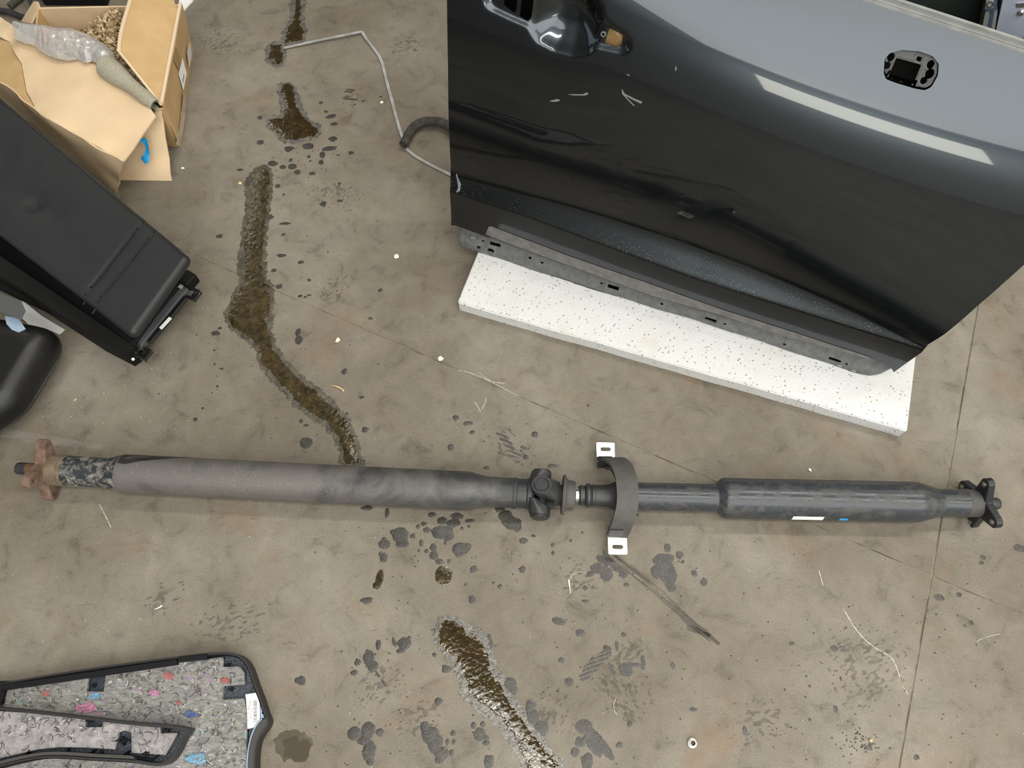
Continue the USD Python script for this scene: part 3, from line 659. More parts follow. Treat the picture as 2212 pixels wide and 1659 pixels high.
# mirror mount: recessed plate with holes
mp = Polygon(mirror).buffer(-0.0012)
md = float(skin_d(np.array(mp.centroid.coords[0]))[0]) - 0.0
mq = np.array(mp.exterior.coords)
win = roundp(skin_poly([(1936, 128), (1990, 143), (1973, 184), (1966, 186), (1918, 170)]), 0.0015)
sq = skin_poly([(1982, 124), (1992, 127), (1988, 137), (1978, 133)])
mx, my, mF, _ = grid(mq[:, 0].min(), mq[:, 0].max(), mq[:, 1].min(), mq[:, 1].max(), 0.0012)
MQ = np.c_[mx, my]; mh = np.maximum(poly_sdf(MQ, win), poly_sdf(MQ, sq))
holes = [(1924, 126, .0052, 0), (1915.5, 144, .0048, 0), (2010, 142, .0052, 0), (2008, 162, .0064, 0), (1995, 177, .0048, 0)]
rim = np.zeros(len(MQ))
for px, py, r, _ in holes:
    c = on_skin(px, py)[0]; dist = np.linalg.norm(MQ - c, axis=1); mh = np.maximum(mh, r - dist); rim += 0.0012 * np.exp(-((dist - r - .002) / .0012) ** 2)
for seg in ([(1921, 157), (1914, 167)], [(1979, 178), (1974, 189)]):
    q = skin_poly(seg); L = LineString(q).buffer(0.0017); mh = np.maximum(mh, poly_sdf(MQ, np.array(L.exterior.coords)))
frame_w = np.maximum(poly_sdf(MQ, win), poly_sdf(MQ, sq))
rim += 0.0014 * np.exp(-((frame_w + .0035) / .0015) ** 2)
mv, mf = clip_mesh(np.c_[MQ, skin_d(MQ) - 0.0045 + rim], mF, np.minimum(poly_sdf(MQ, mq), -mh))
obj('mirror_mount', door_mesh(mv, mf), primer_mid, door, smooth=True, label='recessed mirror mounting plate with bolt holes')
mc = np.array(Polygon(win).centroid.coords[0])
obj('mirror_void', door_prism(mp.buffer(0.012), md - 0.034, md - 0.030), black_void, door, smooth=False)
# tan block showing through the lock opening, and the screw boss next to it
tb = Polygon(slots[2]); tbc = np.array(tb.centroid.coords[0]); tq = np.array(tb.buffer(0.006).exterior.coords)
td = float(skin_d(tbc)[0])
tv = [(*(p), td - 0.014) for p in np.array(tb.buffer(0.006).simplify(0.003).exterior.coords)[:-1]]
apex = (tbc[0] + 0.003, tbc[1] + 0.006, td - 0.009)
tp = np.array(tv + [(p[0], p[1], td - 0.03) for p in tv] + [apex])
obj('lock_block', trimesh.Trimesh(D3(tp[:, 0], tp[:, 1], tp[:, 2]), process=False).convex_hull, tan_plastic, door, smooth=False, label='tan block behind the lock opening')
cs3 = D3(c_screw[0], c_screw[1], float(skin_d(c_screw)[0]) - 0.007)
obj('screw_boss', lathe([(0.0, 0.0026), (0.002, 0.0026), (0.002, 0.0046), (0.0, 0.0050)], cs3 - DN_ * 0.0006, DN_, 24), primer_pale, door)
# belt line: pressed lips stacked behind the top of the skin
def extrude_line(prof, fn_s, e0, e1, n=60):
    """profile points (ds, dd) carried along the belt line"""
    es = np.linspace(e0, e1, n); base = fn_s(es); dv = skin_d(np.c_[es, base])
    P = np.stack([np.stack([es, base + a, dv + b], 1) for a, b in prof], 1); k = len(prof)
    v = P.reshape(-1, 3); i, j = np.meshgrid(np.arange(n - 1), np.arange(k - 1), indexing='ij')
    q = np.stack([i * k + j, i * k + j + 1, (i + 1) * k + j + 1, (i + 1) * k + j], -1).reshape(-1, 4)
    return orient(trimesh.Trimesh(D3(v[:, 0], v[:, 1], v[:, 2]), np.vstack([q[:, [0, 1, 2]], q[:, [0, 2, 3]]]), process=False), DU + 0.5 * DN_)
obj('belt_lip', extrude_line([(-0.001, 0.0), (0.0025, -0.001), (0.0035, -0.0035), (0.002, -0.0055), (-0.008, -0.006)], s_belt, edge_l[0][0] - .02, 1.15), primer_pale, door, smooth=50)
obj('belt_flange', extrude_line([(-0.008, -0.0085), (0.001, -0.0085), (0.004, -0.0105), (0.005, -0.0155), (0.003, -0.0175), (0.0035, -0.0295), (0.006, -0.032), (0.004, -0.034), (-0.03, -0.034)], s_belt, edge_l[0][0] - .02, 1.15), primer_pale, door, smooth=40, label='pale grey flange along the window sill of the door')
# chips and scratches on the paint
chips = [[(1193, 216), (1205, 213), (1212, 217), (1200, 220), (1185, 219)], [(1343, 190), (1350, 202), (1372, 213), (1388, 219), (1385, 224), (1370, 217), (1352, 207), (1347, 203), (1372, 228), (1369, 229), (1344, 203)],
         [(1259, 203), (1268, 199), (1272, 202), (1266, 206), (1240, 206), (1222, 203), (1240, 203)], [(987, 373), (990, 385), (996, 397), (994, 412), (985, 416), (990, 405), (988, 392), (985, 378)], [(1348, 157), (1362, 162), (1358, 164)], [(1460, 138), (1462, 148), (1460, 156), (1458, 150)]]
for c in chips:
    obj('paint_chip', skin_patch(c, 0.0005, 0.0012), scratch_paint, door)

# ------------------------------------------------------------------ second door leaning right behind the first
d2 = thing('car_door', 'second car door leaning behind the grey one, dark glass and pale blue hinge pillar', 'car door', tuple(D3(0.75, 0.4, -0.25)))
def pane(px, dd): return DLs(px, dd)
gl = door_prism(Polygon([(0.12, 0.50), (1.0, 0.56), (0.92, 1.02), (0.20, 1.02)]), -0.315, -0.310)
obj('outer_body', door_prism(Polygon([(0.10, 0.0), (0.90, 0.0), (1.04, 0.30), (1.05, 0.60), (0.10, 0.56)]), -0.345, -0.300), blue_paint, d2, smooth=False)
obj('window_glass', gl, glass_dark, d2, smooth=False, label='dark window glass')
def post(pts, dd, th, name, m, **k):
    dd = dd - 0.09
    q = DLs(pts, dd); lowest = q[:, 1].min()
    obj(name, door_prism(Polygon(q).buffer(-0.0008).buffer(0.0008), dd - th, dd), m, d2, smooth=20, **k)
post([(2129, 24), (2155, 24), (2150, 60), (2112, 150), (2104, 150)], -0.150, 0.07, 'pillar_edge', primer_pale, label='narrow pale pillar edge')
post([(2141, 24), (2148, 24), (2128, 150), (2120, 150)], -0.1485, 0.004, 'blue_stripe', blue_paint, label='blue painted stripe on the pillar')
post([(2132, -20), (2158, -20), (2152, 22), (2146, 25), (2126, 22)], -0.146, 0.07, 'hinge_tab', blue_paint)
post([(2134, -20), (2148, -20), (2146, 17), (2128, 19)], -0.1445, 0.003, 'hinge_plate', primer_pale, label='pale plate with a round hole on the hinge tab')
hc = DL(2139, 9, -0.2345); obj('plate_hole', lathe([(0, 0.0035), (0.0015, 0.0035), (0.0015, 0.0055), (0.0, 0.006)], D3(hc[0], hc[1], -0.2345), DN_, 24), steel, d2)
post([(2173, -30), (2240, -30), (2240, 190), (2125, 190), (2144, 100)], -0.150, 0.08, 'hinge_pillar', blue_pale, label='pale blue steel hinge pillar')
post([(2188, -30), (2190, -30), (2158, 108), (2156, 108)], -0.1495, 0.002, 'pillar_seam', black_void)
post([(2140, 102), (2158, 96), (2200, 103), (2240, 112), (2240, 190), (2120, 190)], -0.135, 0.02, 'pillar_seal', rubber, label='black rubber seal at the pillar foot')
post([(2203, 90), (2240, 60), (2240, 112), (2202, 103)], -0.1475, 0.003, 'pillar_cover', primer_pale)
for px, py in ((2205.5, 27), (2189, 85)):
    c = DL(px, py, -0.24); c3 = D3(c[0], c[1], -0.24)
    obj('bolt', cat([cyl(c3, c3 + DN_ * 0.003, 0.0052, 24), cyl(c3, c3 + DN_ * 0.006, 0.0035, 6)]), steel, d2)
post([(2195, 8), (2240, 4), (2240, 14), (2197, 17)], -0.148, 0.004, 'hinge_bar', steel)
post([(2171, 73), (2173, 75), (2171, 87), (2167, 87)], -0.1492, 0.0015, 'pillar_slot', black_void)

# ------------------------------------------------------------------ propeller shaft
ZL, ZJ, ZR = 0.055, 0.047, 0.045
A0, AJ, A1 = W(45, 1012, ZL), W(1170, 1068, ZJ), W(2150, 1088, ZR)
PXM = 1 / 1076.0
class Axis:
    def __init__(s, P, Q, px0, py0, px1, py1):
        s.P, s.Q = P, Q; s.a = unit(Q - P); s.L = np.linalg.norm(Q - P); s.px = (px0, py0, px1, py1)
        s.b = unit(np.cross([0, 0, 1], s.a)); s.c = np.cross(s.a, s.b)   # b towards the door, c upwards
    def t(s, px):
        x0, y0, x1, y1 = s.px; k = (px - x0) / (x1 - x0); py = y0 + (y1 - y0) * k
        z = s.P[2] + (s.Q[2] - s.P[2]) * k
        return (W(px, py, z) - s.P) @ s.a
    def at(s, px, u=0.0, v=0.0): return s.P + s.a * s.t(px) + s.b * u + s.c * v
    def lathe(s, prof, sides=72): return lathe([(s.t(p), max(r, 0.01) * PXM) for p, r in prof], s.P, s.a, sides)
X1 = Axis(A0, AJ, 45, 1012, 1170, 1068); X2 = Axis(AJ, A1, 1170, 1068, 2150, 1088)
ps = thing('propeller_shaft', 'long two piece propeller shaft lying across the floor, rusty flange at its left end', 'drive shaft', (AJ[0], AJ[1], 0.0))
obj('spigot', X1.lathe([(36, 0), (36, 9), (38, 12), (42, 13.5), (58, 13.6), (60, 13.2), (62, 0)]), joint_black, ps, label='worn steel spigot at the rusty end')
obj('spigot_collar', X1.lathe([(58, 0), (58, 13), (82, 13.4), (92, 20), (92, 0)]), rust_orange, ps, label='orange rusty collar')
obj('rusty_hub', X1.lathe([(84, 0), (84, 22), (94, 29), (104, 33), (122, 34.5), (133, 34), (136, 32.5), (139, 34), (146, 33.4), (148, 0)]), rust_tan, ps, label='rusty brown flange hub')
def spider_arm(X, px, ang, r_tip, wr, wt, th, mat, hole=None, name='flange_arm', hr=None):
    d = X.b * math.cos(ang) + X.c * math.sin(ang); t = np.cross(X.a, d); c0 = X.at(px)
    pts = []
    for rr, ww, tt in ((0.016, wr, th), (r_tip - wt, wt, th * 0.85)):
        for s_ in (-1, 1):
            for q in np.linspace(0, 2 * np.pi, 24, endpoint=False):
                for k, sh in ((1.0, 0.8), (0.9, 1.0)):
                    pts.append(c0 + d * (rr + ww * k * math.cos(q)) + t * (ww * k * math.sin(q)) + X.a * (s_ * tt / 2 * sh))
    arm = hull(pts)
    hp = c0 + d * (r_tip - wt)
    if hole:
        drill = trimesh.creation.cylinder(hole, segment=[hp - X.a * 0.03, hp + X.a * 0.03], sections=20)
        if arm.volume < 0: arm.invert()
        arm = to_tm(to_m3(arm) - to_m3(drill))
    return arm, hp, d
for ang, rt_ in ((40, .066), (130, .072), (220, .066), (310, .060)):
    arm, hp, d = spider_arm(X1, 101, math.radians(ang), rt_, 0.021, 0.0135, 0.023, rust, hole=0.0042)
    obj('flange_arm', arm, rust, ps, label='rusty flange arm with a bolt hole')
obj('worn_neck', X1.lathe([(146, 33), (150, 33.5), (175, 32.5), (214, 32), (226, 32.5), (236, 34.2), (250, 37.6), (264, 40.6), (272, 41.5)]), neck_worn, ps, label='worn neck with flaking paint and rust')
obj('front_tube', X1.lathe([(262, 39.9), (266, 41.2), (274, 41.75), (1000, 41.6), (1014, 41), (1030, 37.5), (1044, 34), (1056, 32.6), (1106, 32.4), (1109, 33.4), (1112, 34.2), (1115, 33.8), (1117, 32)]), tube_front, ps, label='long front tube, grey with dust towards the rusty end')
def on_tube(X, r_px, corners, m, name, lift=0.0004, res=14, **k):
    """a label or patch lying on a tube: corners (px, angle in degrees, 90 = top)"""
    (p0, a0), (p1, a1) = corners
    r = r_px * PXM + lift; aa = np.radians(np.linspace(a0, a1, res)); tt = [X.t(p0), X.t(p1)]
    v = np.array([X.P + X.a * t + r * (X.b * math.cos(a) + X.c * math.sin(a)) for t in tt for a in aa]); n = res
    i = np.arange(n - 1); f = np.vstack([np.stack([i, i + 1, n + i + 1], 1), np.stack([i, n + i + 1, n + i], 1)])
    me = trimesh.Trimesh(v, f, process=False)
    if (me.face_normals @ X.c).mean() < 0: me.invert()
    return obj(name, me, m, ps, smooth=True, **k)
def tube_wedge(X, r_px, rows, m, name, **k):
    v = []; n = 12
    for p, a0, a1 in rows:
        for a in np.radians(np.linspace(a0, a1, n)): v.append(X.at(p) + (r_px * PXM + .0004) * (X.b * math.cos(a) + X.c * math.sin(a)))
    i, j = np.meshgrid(np.arange(len(rows) - 1), np.arange(n - 1), indexing='ij'); q0 = i * n + j
    q = np.stack([q0, q0 + 1, q0 + n + 1, q0 + n], -1).reshape(-1, 4)
    obj(name, orient(trimesh.Trimesh(np.array(v), np.vstack([q[:, [0, 1, 2]], q[:, [0, 2, 3]]]), process=False), X.b + X.c), m, ps, smooth=True, **k)
tube_wedge(X1, 41.8, [(268, -10, 74), (285, -10, 78), (310, -10, 66), (340, -10, 56), (370, -10, 44), (400, -10, 30), (425, -10, 12)], grease, 'grease_mark', label='dark wedge of grease along the back of the tube')
on_tube(X1, 32.5, ((1082, 62), (1103, 118)), rubber, 'paint_stamp', label='faint dark stamp on the tube')
on_tube(X1, 32.6, ((1082.5, 118), (1103, 138)), rubber_dusty, 'paint_stamp', label='scratched grey stamp on the tube')
# universal joint
obj('yoke_collar', X1.lathe([(1116, 0), (1116, 31), (1119, 31.5), (1137, 31.5), (1140, 34), (1148, 35), (1153, 30), (1153, 0)]), joint_black, ps)
def yoke_ear(X, base_px, axis_px, d, reach, cap_r, base_r, side, th):
    """fork arm from the collar to the bearing cap on the axis d"""
    d = unit(d); t = np.cross(X.a, d)
    pts = []
    for q in np.linspace(0, 2 * np.pi, 28, endpoint=False):
        for s_ in (reach - th, reach):
            pts.append(X.at(axis_px) + d * s_ + (X.a * math.cos(q) + t * math.sin(q)) * cap_r)
    for q in np.linspace(-1, 1, 9) * math.radians(58):
        for s_ in (0.0, side):
            pts.append(X.at(base_px) + X.a * s_ + (d * math.cos(q) + t * math.sin(q)) * base_r)
            pts.append(X.at(base_px) + X.a * s_ + (d * math.cos(q) + t * math.sin(q)) * base_r * 0.55)
    return hull(pts)
def to_cap(X, px, d, r, s0, s1): return cyl(X.at(px) + unit(d) * s0, X.at(px) + unit(d) * s1, r, 40)
for s_ in (1, -1):
    d = X1.b * s_ + X1.c * 0.10
    d = d if s_ == 1 else X1.b * s_ - X1.c * 0.10 + X1.c * 0.16
    e = obj('front_yoke', yoke_ear(X1, 1143, 1168, d, 0.046, 0.0200, 0.034, 0.010, 0.016), joint_black, ps)
    obj('bearing_cap', to_cap(X1, 1168, d, 0.0172, 0.030, 0.0500), rubber, e)
for s_ in (1, -1):
    d = X2.c * s_ + X2.b * 0.19 * s_
    e = yoke_ear(X2, 1208, 1168, d, 0.043 if s_ > 0 else 0.037, 0.0200, 0.026, -0.008, 0.014)
    yk = obj('rear_yoke', e, joint_black, ps)
    obj('bearing_cap', to_cap(X2, 1168, d, 0.0140, 0.030, 0.0438 if s_ > 0 else 0.0375), rubber, yk, label='round bearing cap with a retaining ring')
    if s_ > 0:
        obj('retaining_ring', lathe([(0.0426, 0.0138), (0.0450, 0.0138), (0.0454, 0.0152), (0.0430, 0.0162)], X2.at(1168), d, 40), joint_black, yk)
obj('joint_cross', cat([cyl(X1.at(1169, -0.034), X1.at(1169, 0.034), 0.009), cyl(X1.at(1169, 0, -0.033), X1.at(1169, 0, 0.033), 0.009)]), rubber, ps)
obj('stub_shaft', X2.lathe([(1196, 0), (1196, 26), (1204, 24), (1212, 21), (1226, 20), (1240, 17), (1244, 14.5), (1254, 14.5), (1254, 0)]), joint_black, ps)
obj('bright_ring', X2.lathe([(1242, 0), (1242, 15.2), (1252, 15.2), (1252, 0)]), steel, ps, label='bright bare steel ring')
def tilted_disc(X, px, prof, tilt):
    m = lathe([(t * PXM, max(r, .01) * PXM) for t, r in prof], X.at(px), unit(X.a + X.b * tilt), 64); return m
obj('dust_shield', tilted_disc(X2, 1220, [(-3, 24), (-2, 38), (-6, 42), (-3, 43.5), (0, 42), (2, 36), (6, 32.5), (18, 31.5), (21, 30.5), (21, 20), (6, 19)], -0.06), rubber_dusty, ps, label='round cupped dust shield')
obj('seal_ring', X2.lathe([(1250, 10), (1250, 19), (1253, 21.5), (1258, 22), (1263, 20), (1265, 12)]), rubber, ps)
obj('seal_ring', X2.lathe([(1263, 10), (1264, 23), (1268, 25.5), (1273, 25.5), (1276, 23), (1277, 22), (1279, 23.5), (1284, 23.5), (1286, 22)]), rubber, ps)
obj('bearing_boot', X2.lathe([(1284, 15), (1284, 22.6), (1300, 23), (1312, 24), (1322, 27.5), (1332, 33), (1338, 40), (1341, 44), (1346, 44), (1346, 20)]), rubber, ps, label='flared rubber boot of the centre bearing')
# centre bearing bracket: a leaning arch of moulded black plastic on two zinc plated feet
Bc = X2.at(1342); ba, bb, bc = X2.a, X2.b, X2.c
def swept_strip(path, wid, th, lean):
    """rectangular section carried along path; path points (b, c, a offset)"""
    P = spline(path, 60); w = []
    T = np.gradient(P, axis=0); T /= np.linalg.norm(T, axis=1, keepdims=True)
    sec = [(-.5, -.5), (.5, -.5), (.5, .5), (-.5, .5)]
    V = []
    for p, t in zip(P, T):
        A = np.array([0, 0, 1.0]); A = unit(A - t * (A @ t)); N = np.cross(t, A)
        for u, v in sec: V.append(p + A * u * wid + N * v * th)
    V = np.array(V); n = len(P)
    V = Bc + V[:, :1] * bb + V[:, 1:2] * bc + V[:, 2:] * ba
    i, j = np.meshgrid(np.arange(n - 1), np.arange(4), indexing='ij')
    q = np.stack([i * 4 + j, i * 4 + (j + 1) % 4, (i + 1) * 4 + (j + 1) % 4, (i + 1) * 4 + j], -1).reshape(-1, 4)
    f = np.vstack([q[:, [0, 1, 2]], q[:, [0, 2, 3]], [[0, 1, 2], [0, 2, 3]], [[4 * n - 4, 4 * n - 2, 4 * n - 3], [4 * n - 4, 4 * n - 1, 4 * n - 2]]])
    m = trimesh.Trimesh(V, f, process=False)
    if m.volume < 0: m.invert()
    return m
hz = -X2.at(1342)[2] + 0.022
arch_path = [(0.084, hz + 0.004, -0.027), (0.076, hz + 0.030, -0.016), (0.060, hz + 0.054, -0.006), (0.034, hz + 0.070, 0.002), (0.0, hz + 0.076, 0.005), (-0.034, hz + 0.068, 0.004), (-0.057, hz + 0.050, -0.002), (-0.068, hz + 0.026, -0.006), (-0.076, hz + 0.004, -0.009)]
obj('bracket_arch', swept_strip(arch_path, 0.042, 0.007, 0), rubber_dusty, ps, smooth=35, label='dull black arch of the centre bearing bracket')
inner_ring = [(0.060, hz + 0.016, -0.014), (0.050, hz + 0.044, -0.008), (0.030, hz + 0.060, -0.002), (0.0, hz + 0.0655, 0.002), (-0.030, hz + 0.058, 0.001), (-0.048, hz + 0.040, -0.003), (-0.056, hz + 0.014, -0.008)]
obj('bracket_liner', swept_strip(inner_ring, 0.030, 0.006, 0), rubber, ps, smooth=35, label='black inner rubber of the bracket')
for sgn, path in ((1, arch_path[0]), (-1, arch_path[-1])):
    o = path[0] + 0.0; c = Bc + bb * (o + sgn * 0.018) + bc * (hz + 0.002) + ba * (path[2] + 0.001)
    plate = Polygon([(-.019, -.0235 + (.0 if sgn > 0 else .0)), (.019, -.0235), (.019, .017), (.017, .019), (-.017, .019), (-.019, .017)])
    slot = LineString([(-.0065, .004), (.0065, .004)]).buffer(.0042)
    pm = prism(plate.difference(slot), -.002, .002); v = pm.vertices
    ms = trimesh.Trimesh(c + v[:, :1] * ba + v[:, 1:2] * bb * sgn + v[:, 2:] * bc, pm.faces, process=False)
    if ms.volume < 0: ms.invert()
    obj('bracket_foot', ms, zinc, ps, smooth=20, label='bright zinc plated foot with a slot')
    gus = hull([Bc + bb * (o + sgn * q) + bc * (hz + h_) + ba * (path[2] + w_) for q, h_ in ((0.004, 0.0), (-0.004, 0.034), (-0.018, 0.0)) for w_ in (-.017, .010)])
    obj('bracket_gusset', gus, rubber, ps, smooth=20)
# rear tube
obj('rear_neck_tube', X2.lathe([(1346, 0), (1346, 30), (1548, 30), (1556, 31)]), tube_rear, ps, label='dusty thinner rear tube')
obj('rear_tube', X2.lathe([(1546, 30), (1550, 33), (1556, 40), (1562, 43.4), (1570, 44.2), (1576, 43.6), (1582, 43.8), (1972, 43.8), (1984, 42.5), (2004, 37), (2020, 31.5), (2030, 29.8), (2084, 29.6)]), tube_rear, ps, label='thick rear tube with smeared grey dust')
obj('weld_ring', X2.lathe([(2083, 29.6), (2085, 30.6), (2090, 30.6), (2092, 29.8), (2114, 29.6), (2118, 27), (2118, 0)]), rubber_dusty, ps, label='dull grey end collar')
obj('spider_hub', X2.lathe([(2112, 0), (2112, 28), (2118, 30), (2124, 30), (2128, 24), (2128, 0)]), spider_black, ps)
class Tilted:
    """the flange face, swung a little out of square with the shaft"""
    a = unit(X2.a + 0.12 * X2.b); b = unit(np.cross([0, 0, 1], unit(X2.a + 0.12 * X2.b))); c = np.cross(unit(X2.a + 0.12 * X2.b), unit(np.cross([0, 0, 1], unit(X2.a + 0.12 * X2.b))))
    at = staticmethod(X2.at)
for ang in (58, 149, 239, 328):
    arm, hp, d = spider_arm(Tilted, 2118, math.radians(ang), 0.0635, 0.020, 0.0122, 0.017, spider_black, hole=0.0050)
    a_ = obj('spider_arm', arm, spider_black, ps, smooth=25, label='glossy black spider arm')
    obj('bush', lathe([(-0.0072, 0.0036), (-0.0088, 0.0036), (-0.0088, 0.0054), (-0.0060, 0.0056), (0.0086, 0.0056), (0.0088, 0.0036), (-0.0072, 0.0036)], hp, Tilted.a, 24), steel, a_, label='bright bolt bush')
obj('rear_spigot', X2.lathe([(2124, 0), (2124, 13), (2140, 13.5), (2152, 13.3), (2157, 11), (2159, 0)]), rubber, ps)
on_tube(X2, 44.1, ((1703, 158), (1769, 178)), paper_white, 'paper_sticker', label='dirty white paper sticker under the rear tube')
on_tube(X2, 44.2, ((1803, 163), (1821, 176)), blue_film, 'paint_mark', label='bright blue paint spot')

# ------------------------------------------------------------------ open cardboard box with packing
ZB = 0.15
bx_r, bx_f = -0.845, 1.352
bA = W(349, 226, ZB); bB = W(387, 25, ZB)           # top edge of the right wall, front and rear
bC = W(84, 16, ZB)                                   # rear left inner corner
ux = unit(bB - bA) * np.array([1, 1, 0]); ux = unit(ux)
rear_r = bA + ux * 0.335
left_r = np.array([bC[0], bC[1], ZB]); left_f = left_r - ux * 0.262
box = thing('cardboard_box', 'opened brown cardboard box with torn flaps, full of shredded packing', 'cardboard box', (bA[0], bA[1], 0.0))
def g0(p, z): return np.array([p[0], p[1], z])
b_fr = g0(W2(386, 316, 0.0), 0.0); b_rr = g0(W2(413, 108), 0.0)
def quad(a, b, c, d, **k): return sheet([a, b, c, d], **k)
obj('wall_panel', quad(bA, b_fr, b_rr, rear_r, thick=0.005, sub=0.02, wrinkle=0.004), cardboard, box)
left_fl, bAl = g0(left_f, 0.085), g0(bA, 0.138)
obj('wall_panel', quad(left_fl, g0(left_f, 0.002), g0(left_r, 0.002), left_r, thick=0.005), cardboard, box)
obj('wall_panel', quad(left_r, g0(left_r, 0.002), g0(b_rr, 0.002), rear_r, thick=0.005), cardboard_pale, box)
obj('wall_panel', quad(left_fl, g0(left_f, 0.002), g0(b_fr, 0.002), bAl, thick=0.005), cardboard, box)
obj('bottom_panel', quad(g0(left_f, 0.004), g0(left_r, 0.004), g0(b_rr, 0.004), g0(b_fr, 0.004), thick=0.004), cardboard, box)
# right flap folded in over the packing, its torn edge showing the corrugation
fl_pts = Ws([(278, -2, .205), (262, 52, .205), (254, 106, .20), (349, 226, .152), (369, 122, .152), (387, 25, .152), (376, 2, .152), (368, -40, .152), (283, -40, .205)])
rf = obj('flap', sheet(fl_pts, 0.005, 0.02, 0.004, 4), cardboard, box, label='brown flap folded inward over the packing')
edge = []
pe = Ws([(283, -40, .206), (278, -2, .206), (262, 52, .206), (254, 106, .201)])
seg = spline(pe, 70)
for k in range(69):
    j = 0.0025 * math.sin(k * 2.4)
    edge.append(hull([seg[k] + (j, 0, .001), seg[k + 1] + (-j, 0, .001), seg[k] + (.007, 0, .001), seg[k] + (j, 0, -.006), seg[k + 1] + (.007, 0, -.005)]))
obj('torn_edge', cat(edge), cardboard_edge, rf, label='torn pale corrugated edge of the flap')
fold = [bA + ux * q + np.array([0.001, 0, 0.004]) for q in np.linspace(0, .335, 12)]
obj('flap_crease', tube(fold, 0.0045, 8), cardboard_edge, rf)
edge2 = Ws([(254, 107, .2), (290, 152, .183), (349, 227, .150)])
obj('flap_edge', tube(spline(edge2, 14), 0.0035, 6), cardboard_edge, rf)
# left flap hanging out
lf = Ws([(84, 14, .15), (80, 3, .15), (72, 3, .14), (45, 46, .095), (50, 56, .09), (62, 55, .11), (66, 50, .13)])
obj('flap', sheet(lf, 0.004), cardboard_pale, box, label='short pale flap hanging out to the left')
# front flap: wide pale top, then bent down to the floor
ft = Ws([(-60, 20, .12), (0, 36, .135), (28, 55, .145), (60, 78, .15), (150, 122, .155), (214, 142, .155), (312, 217, .152), (337, 251, .150), (266, 348, .140), (185, 302, .150), (101, 256, .155), (78, 236, .15), (56, 196, .14), (48, 140, .14), (20, 90, .13), (-60, 60, .11)])
obj('flap', sheet(ft, 0.004, 0.015, 0.012, 9, 9.0), cardboard_pale, box, smooth=40, label='broad pale front flap bent over outward')
fd = Ws([(266, 349, .139), (185, 303, .149), (101, 257, .154), (60, 226, .149), (20, 190, .135), (-60, 150, .12), (-60, 185, .03), (0, 223, .005), (60, 262, .001), (160, 345, .001), (252, 417, .001), (258, 390, .05)])
obj('flap', sheet(fd, 0.004, 0.02, 0.008, 12, 9.0), cardboard_pale, box, smooth=40, label='front flap section hanging down to the floor')
fc = Ws([(-60, 62, .109), (20, 91, .129), (47, 141, .139), (55, 197, .139), (77, 237, .149), (60, 226, .147), (20, 190, .133), (-60, 150, .118)])
obj('flap', sheet(fc, 0.004, 0.02, 0.008, 13, 9.0), cardboard, box, smooth=40, label='creased left part of the front flap')
fp = Ws([(338, 236, .142), (350, 232, .140), (353, 262, .105), (363, 330, .045), (371, 391, .001), (312, 390, .001), (255, 389, .001), (285, 300, .08)])
obj('flap', sheet(fp, 0.004, 0.02, 0.003, 14), cardboard_pale, box, label='lower flap sloping down to the floor')
# labels and tape on the right wall
wn = unit(np.cross(ux, g0(b_fr, 0) - bA)); wn = wn if wn[0] > 0 else -wn
def wallpt(px, py):
    r = ray(px, py); o = bA + wn * 0.0065
    t = ((o - CAM) @ wn) / (r @ wn); return CAM + r * t
obj('paper_label', sheet([wallpt(*p) for p in [(394, 126), (403, 158), (396, 195), (386, 161)]], 0.0006), paper_white, box, label='white diamond label with a pen stroke')
obj('pen_stroke', tube(spline([wallpt(*p) + wn * .001 for p in [(395.5, 160), (396, 166), (394, 172), (395, 178)]], 12), 0.0012, 6), ink, box)
obj('paper_label', sheet([wallpt(*p) for p in [(409, 92), (414, 117), (409, 145), (404, 114)]], 0.0006), plain('label_grey', (0.56, 0.53, 0.52), 0.7), box, label='greyer diamond label further back')
obj('tape', sheet([wallpt(*p) for p in [(380, 100), (391, 130), (386, 152), (375, 130)]], 0.0004), plain('tape_brown', (0.34, 0.21, 0.09), 0.4), box, label='brown tape patch')
obj('tape', sheet([wallpt(*p) + wn * 0.002 for p in [(393, 200), (400, 205), (398, 240), (392, 290), (386, 316), (379, 312), (388, 262)]], 0.0006, 0.01, 0.008, 5, 40), plain('tape_film', (0.44, 0.35, 0.26), 0.3), box, label='loose clear tape at the box corner')

# shredded packing: curled strips of kraft board heaped in the box
def shredded(n, seed=3):
    rng = np.random.default_rng(seed); out = []
    for k in range(n):
        u, v = rng.random(2)
        e0 = left_f + (bA - left_f) * (0.12 + 0.79 * u); e1 = left_r + (rear_r - left_r) * (0.12 + 0.79 * u); p = e0 + (e1 - e0) * (0.09 + 0.81 * v)
        hgt = 0.085 + 0.085 * smoothstep(0.1, 0.75, u) * (0.65 + 0.35 * v) + rng.normal(0, 0.008)
        hgt = min(hgt - 0.03 * (v < .15), 0.172 if u < 0.58 else 0.125)
        L = rng.uniform(0.007, 0.022); w = rng.uniform(0.0018, 0.0042); m = 6
        th = np.linspace(0, rng.uniform(0.8, 4.0), m); rad = L / th[-1]
        a = rng.normal(size=3); a /= np.linalg.norm(a); b = np.cross(a, rng.normal(size=3)); b /= np.linalg.norm(b); c = np.cross(a, b)
        path = np.array([p[0], p[1], hgt]) + rad * (np.cos(th)[:, None] * a + np.sin(th)[:, None] * b - a)
        V = np.concatenate([path - c * w, path + c * w]); i = np.arange(m - 1)
        F = np.vstack([np.stack([i, i + 1, m + i + 1], 1), np.stack([i, m + i + 1, m + i], 1)])
        out.append((V, F))
    o = 0; VV_, FF_ = [], []
    for V, F in out: VV_.append(V); FF_.append(F + o); o += len(V)
    return trimesh.Trimesh(np.vstack(VV_), np.vstack(FF_), process=False)
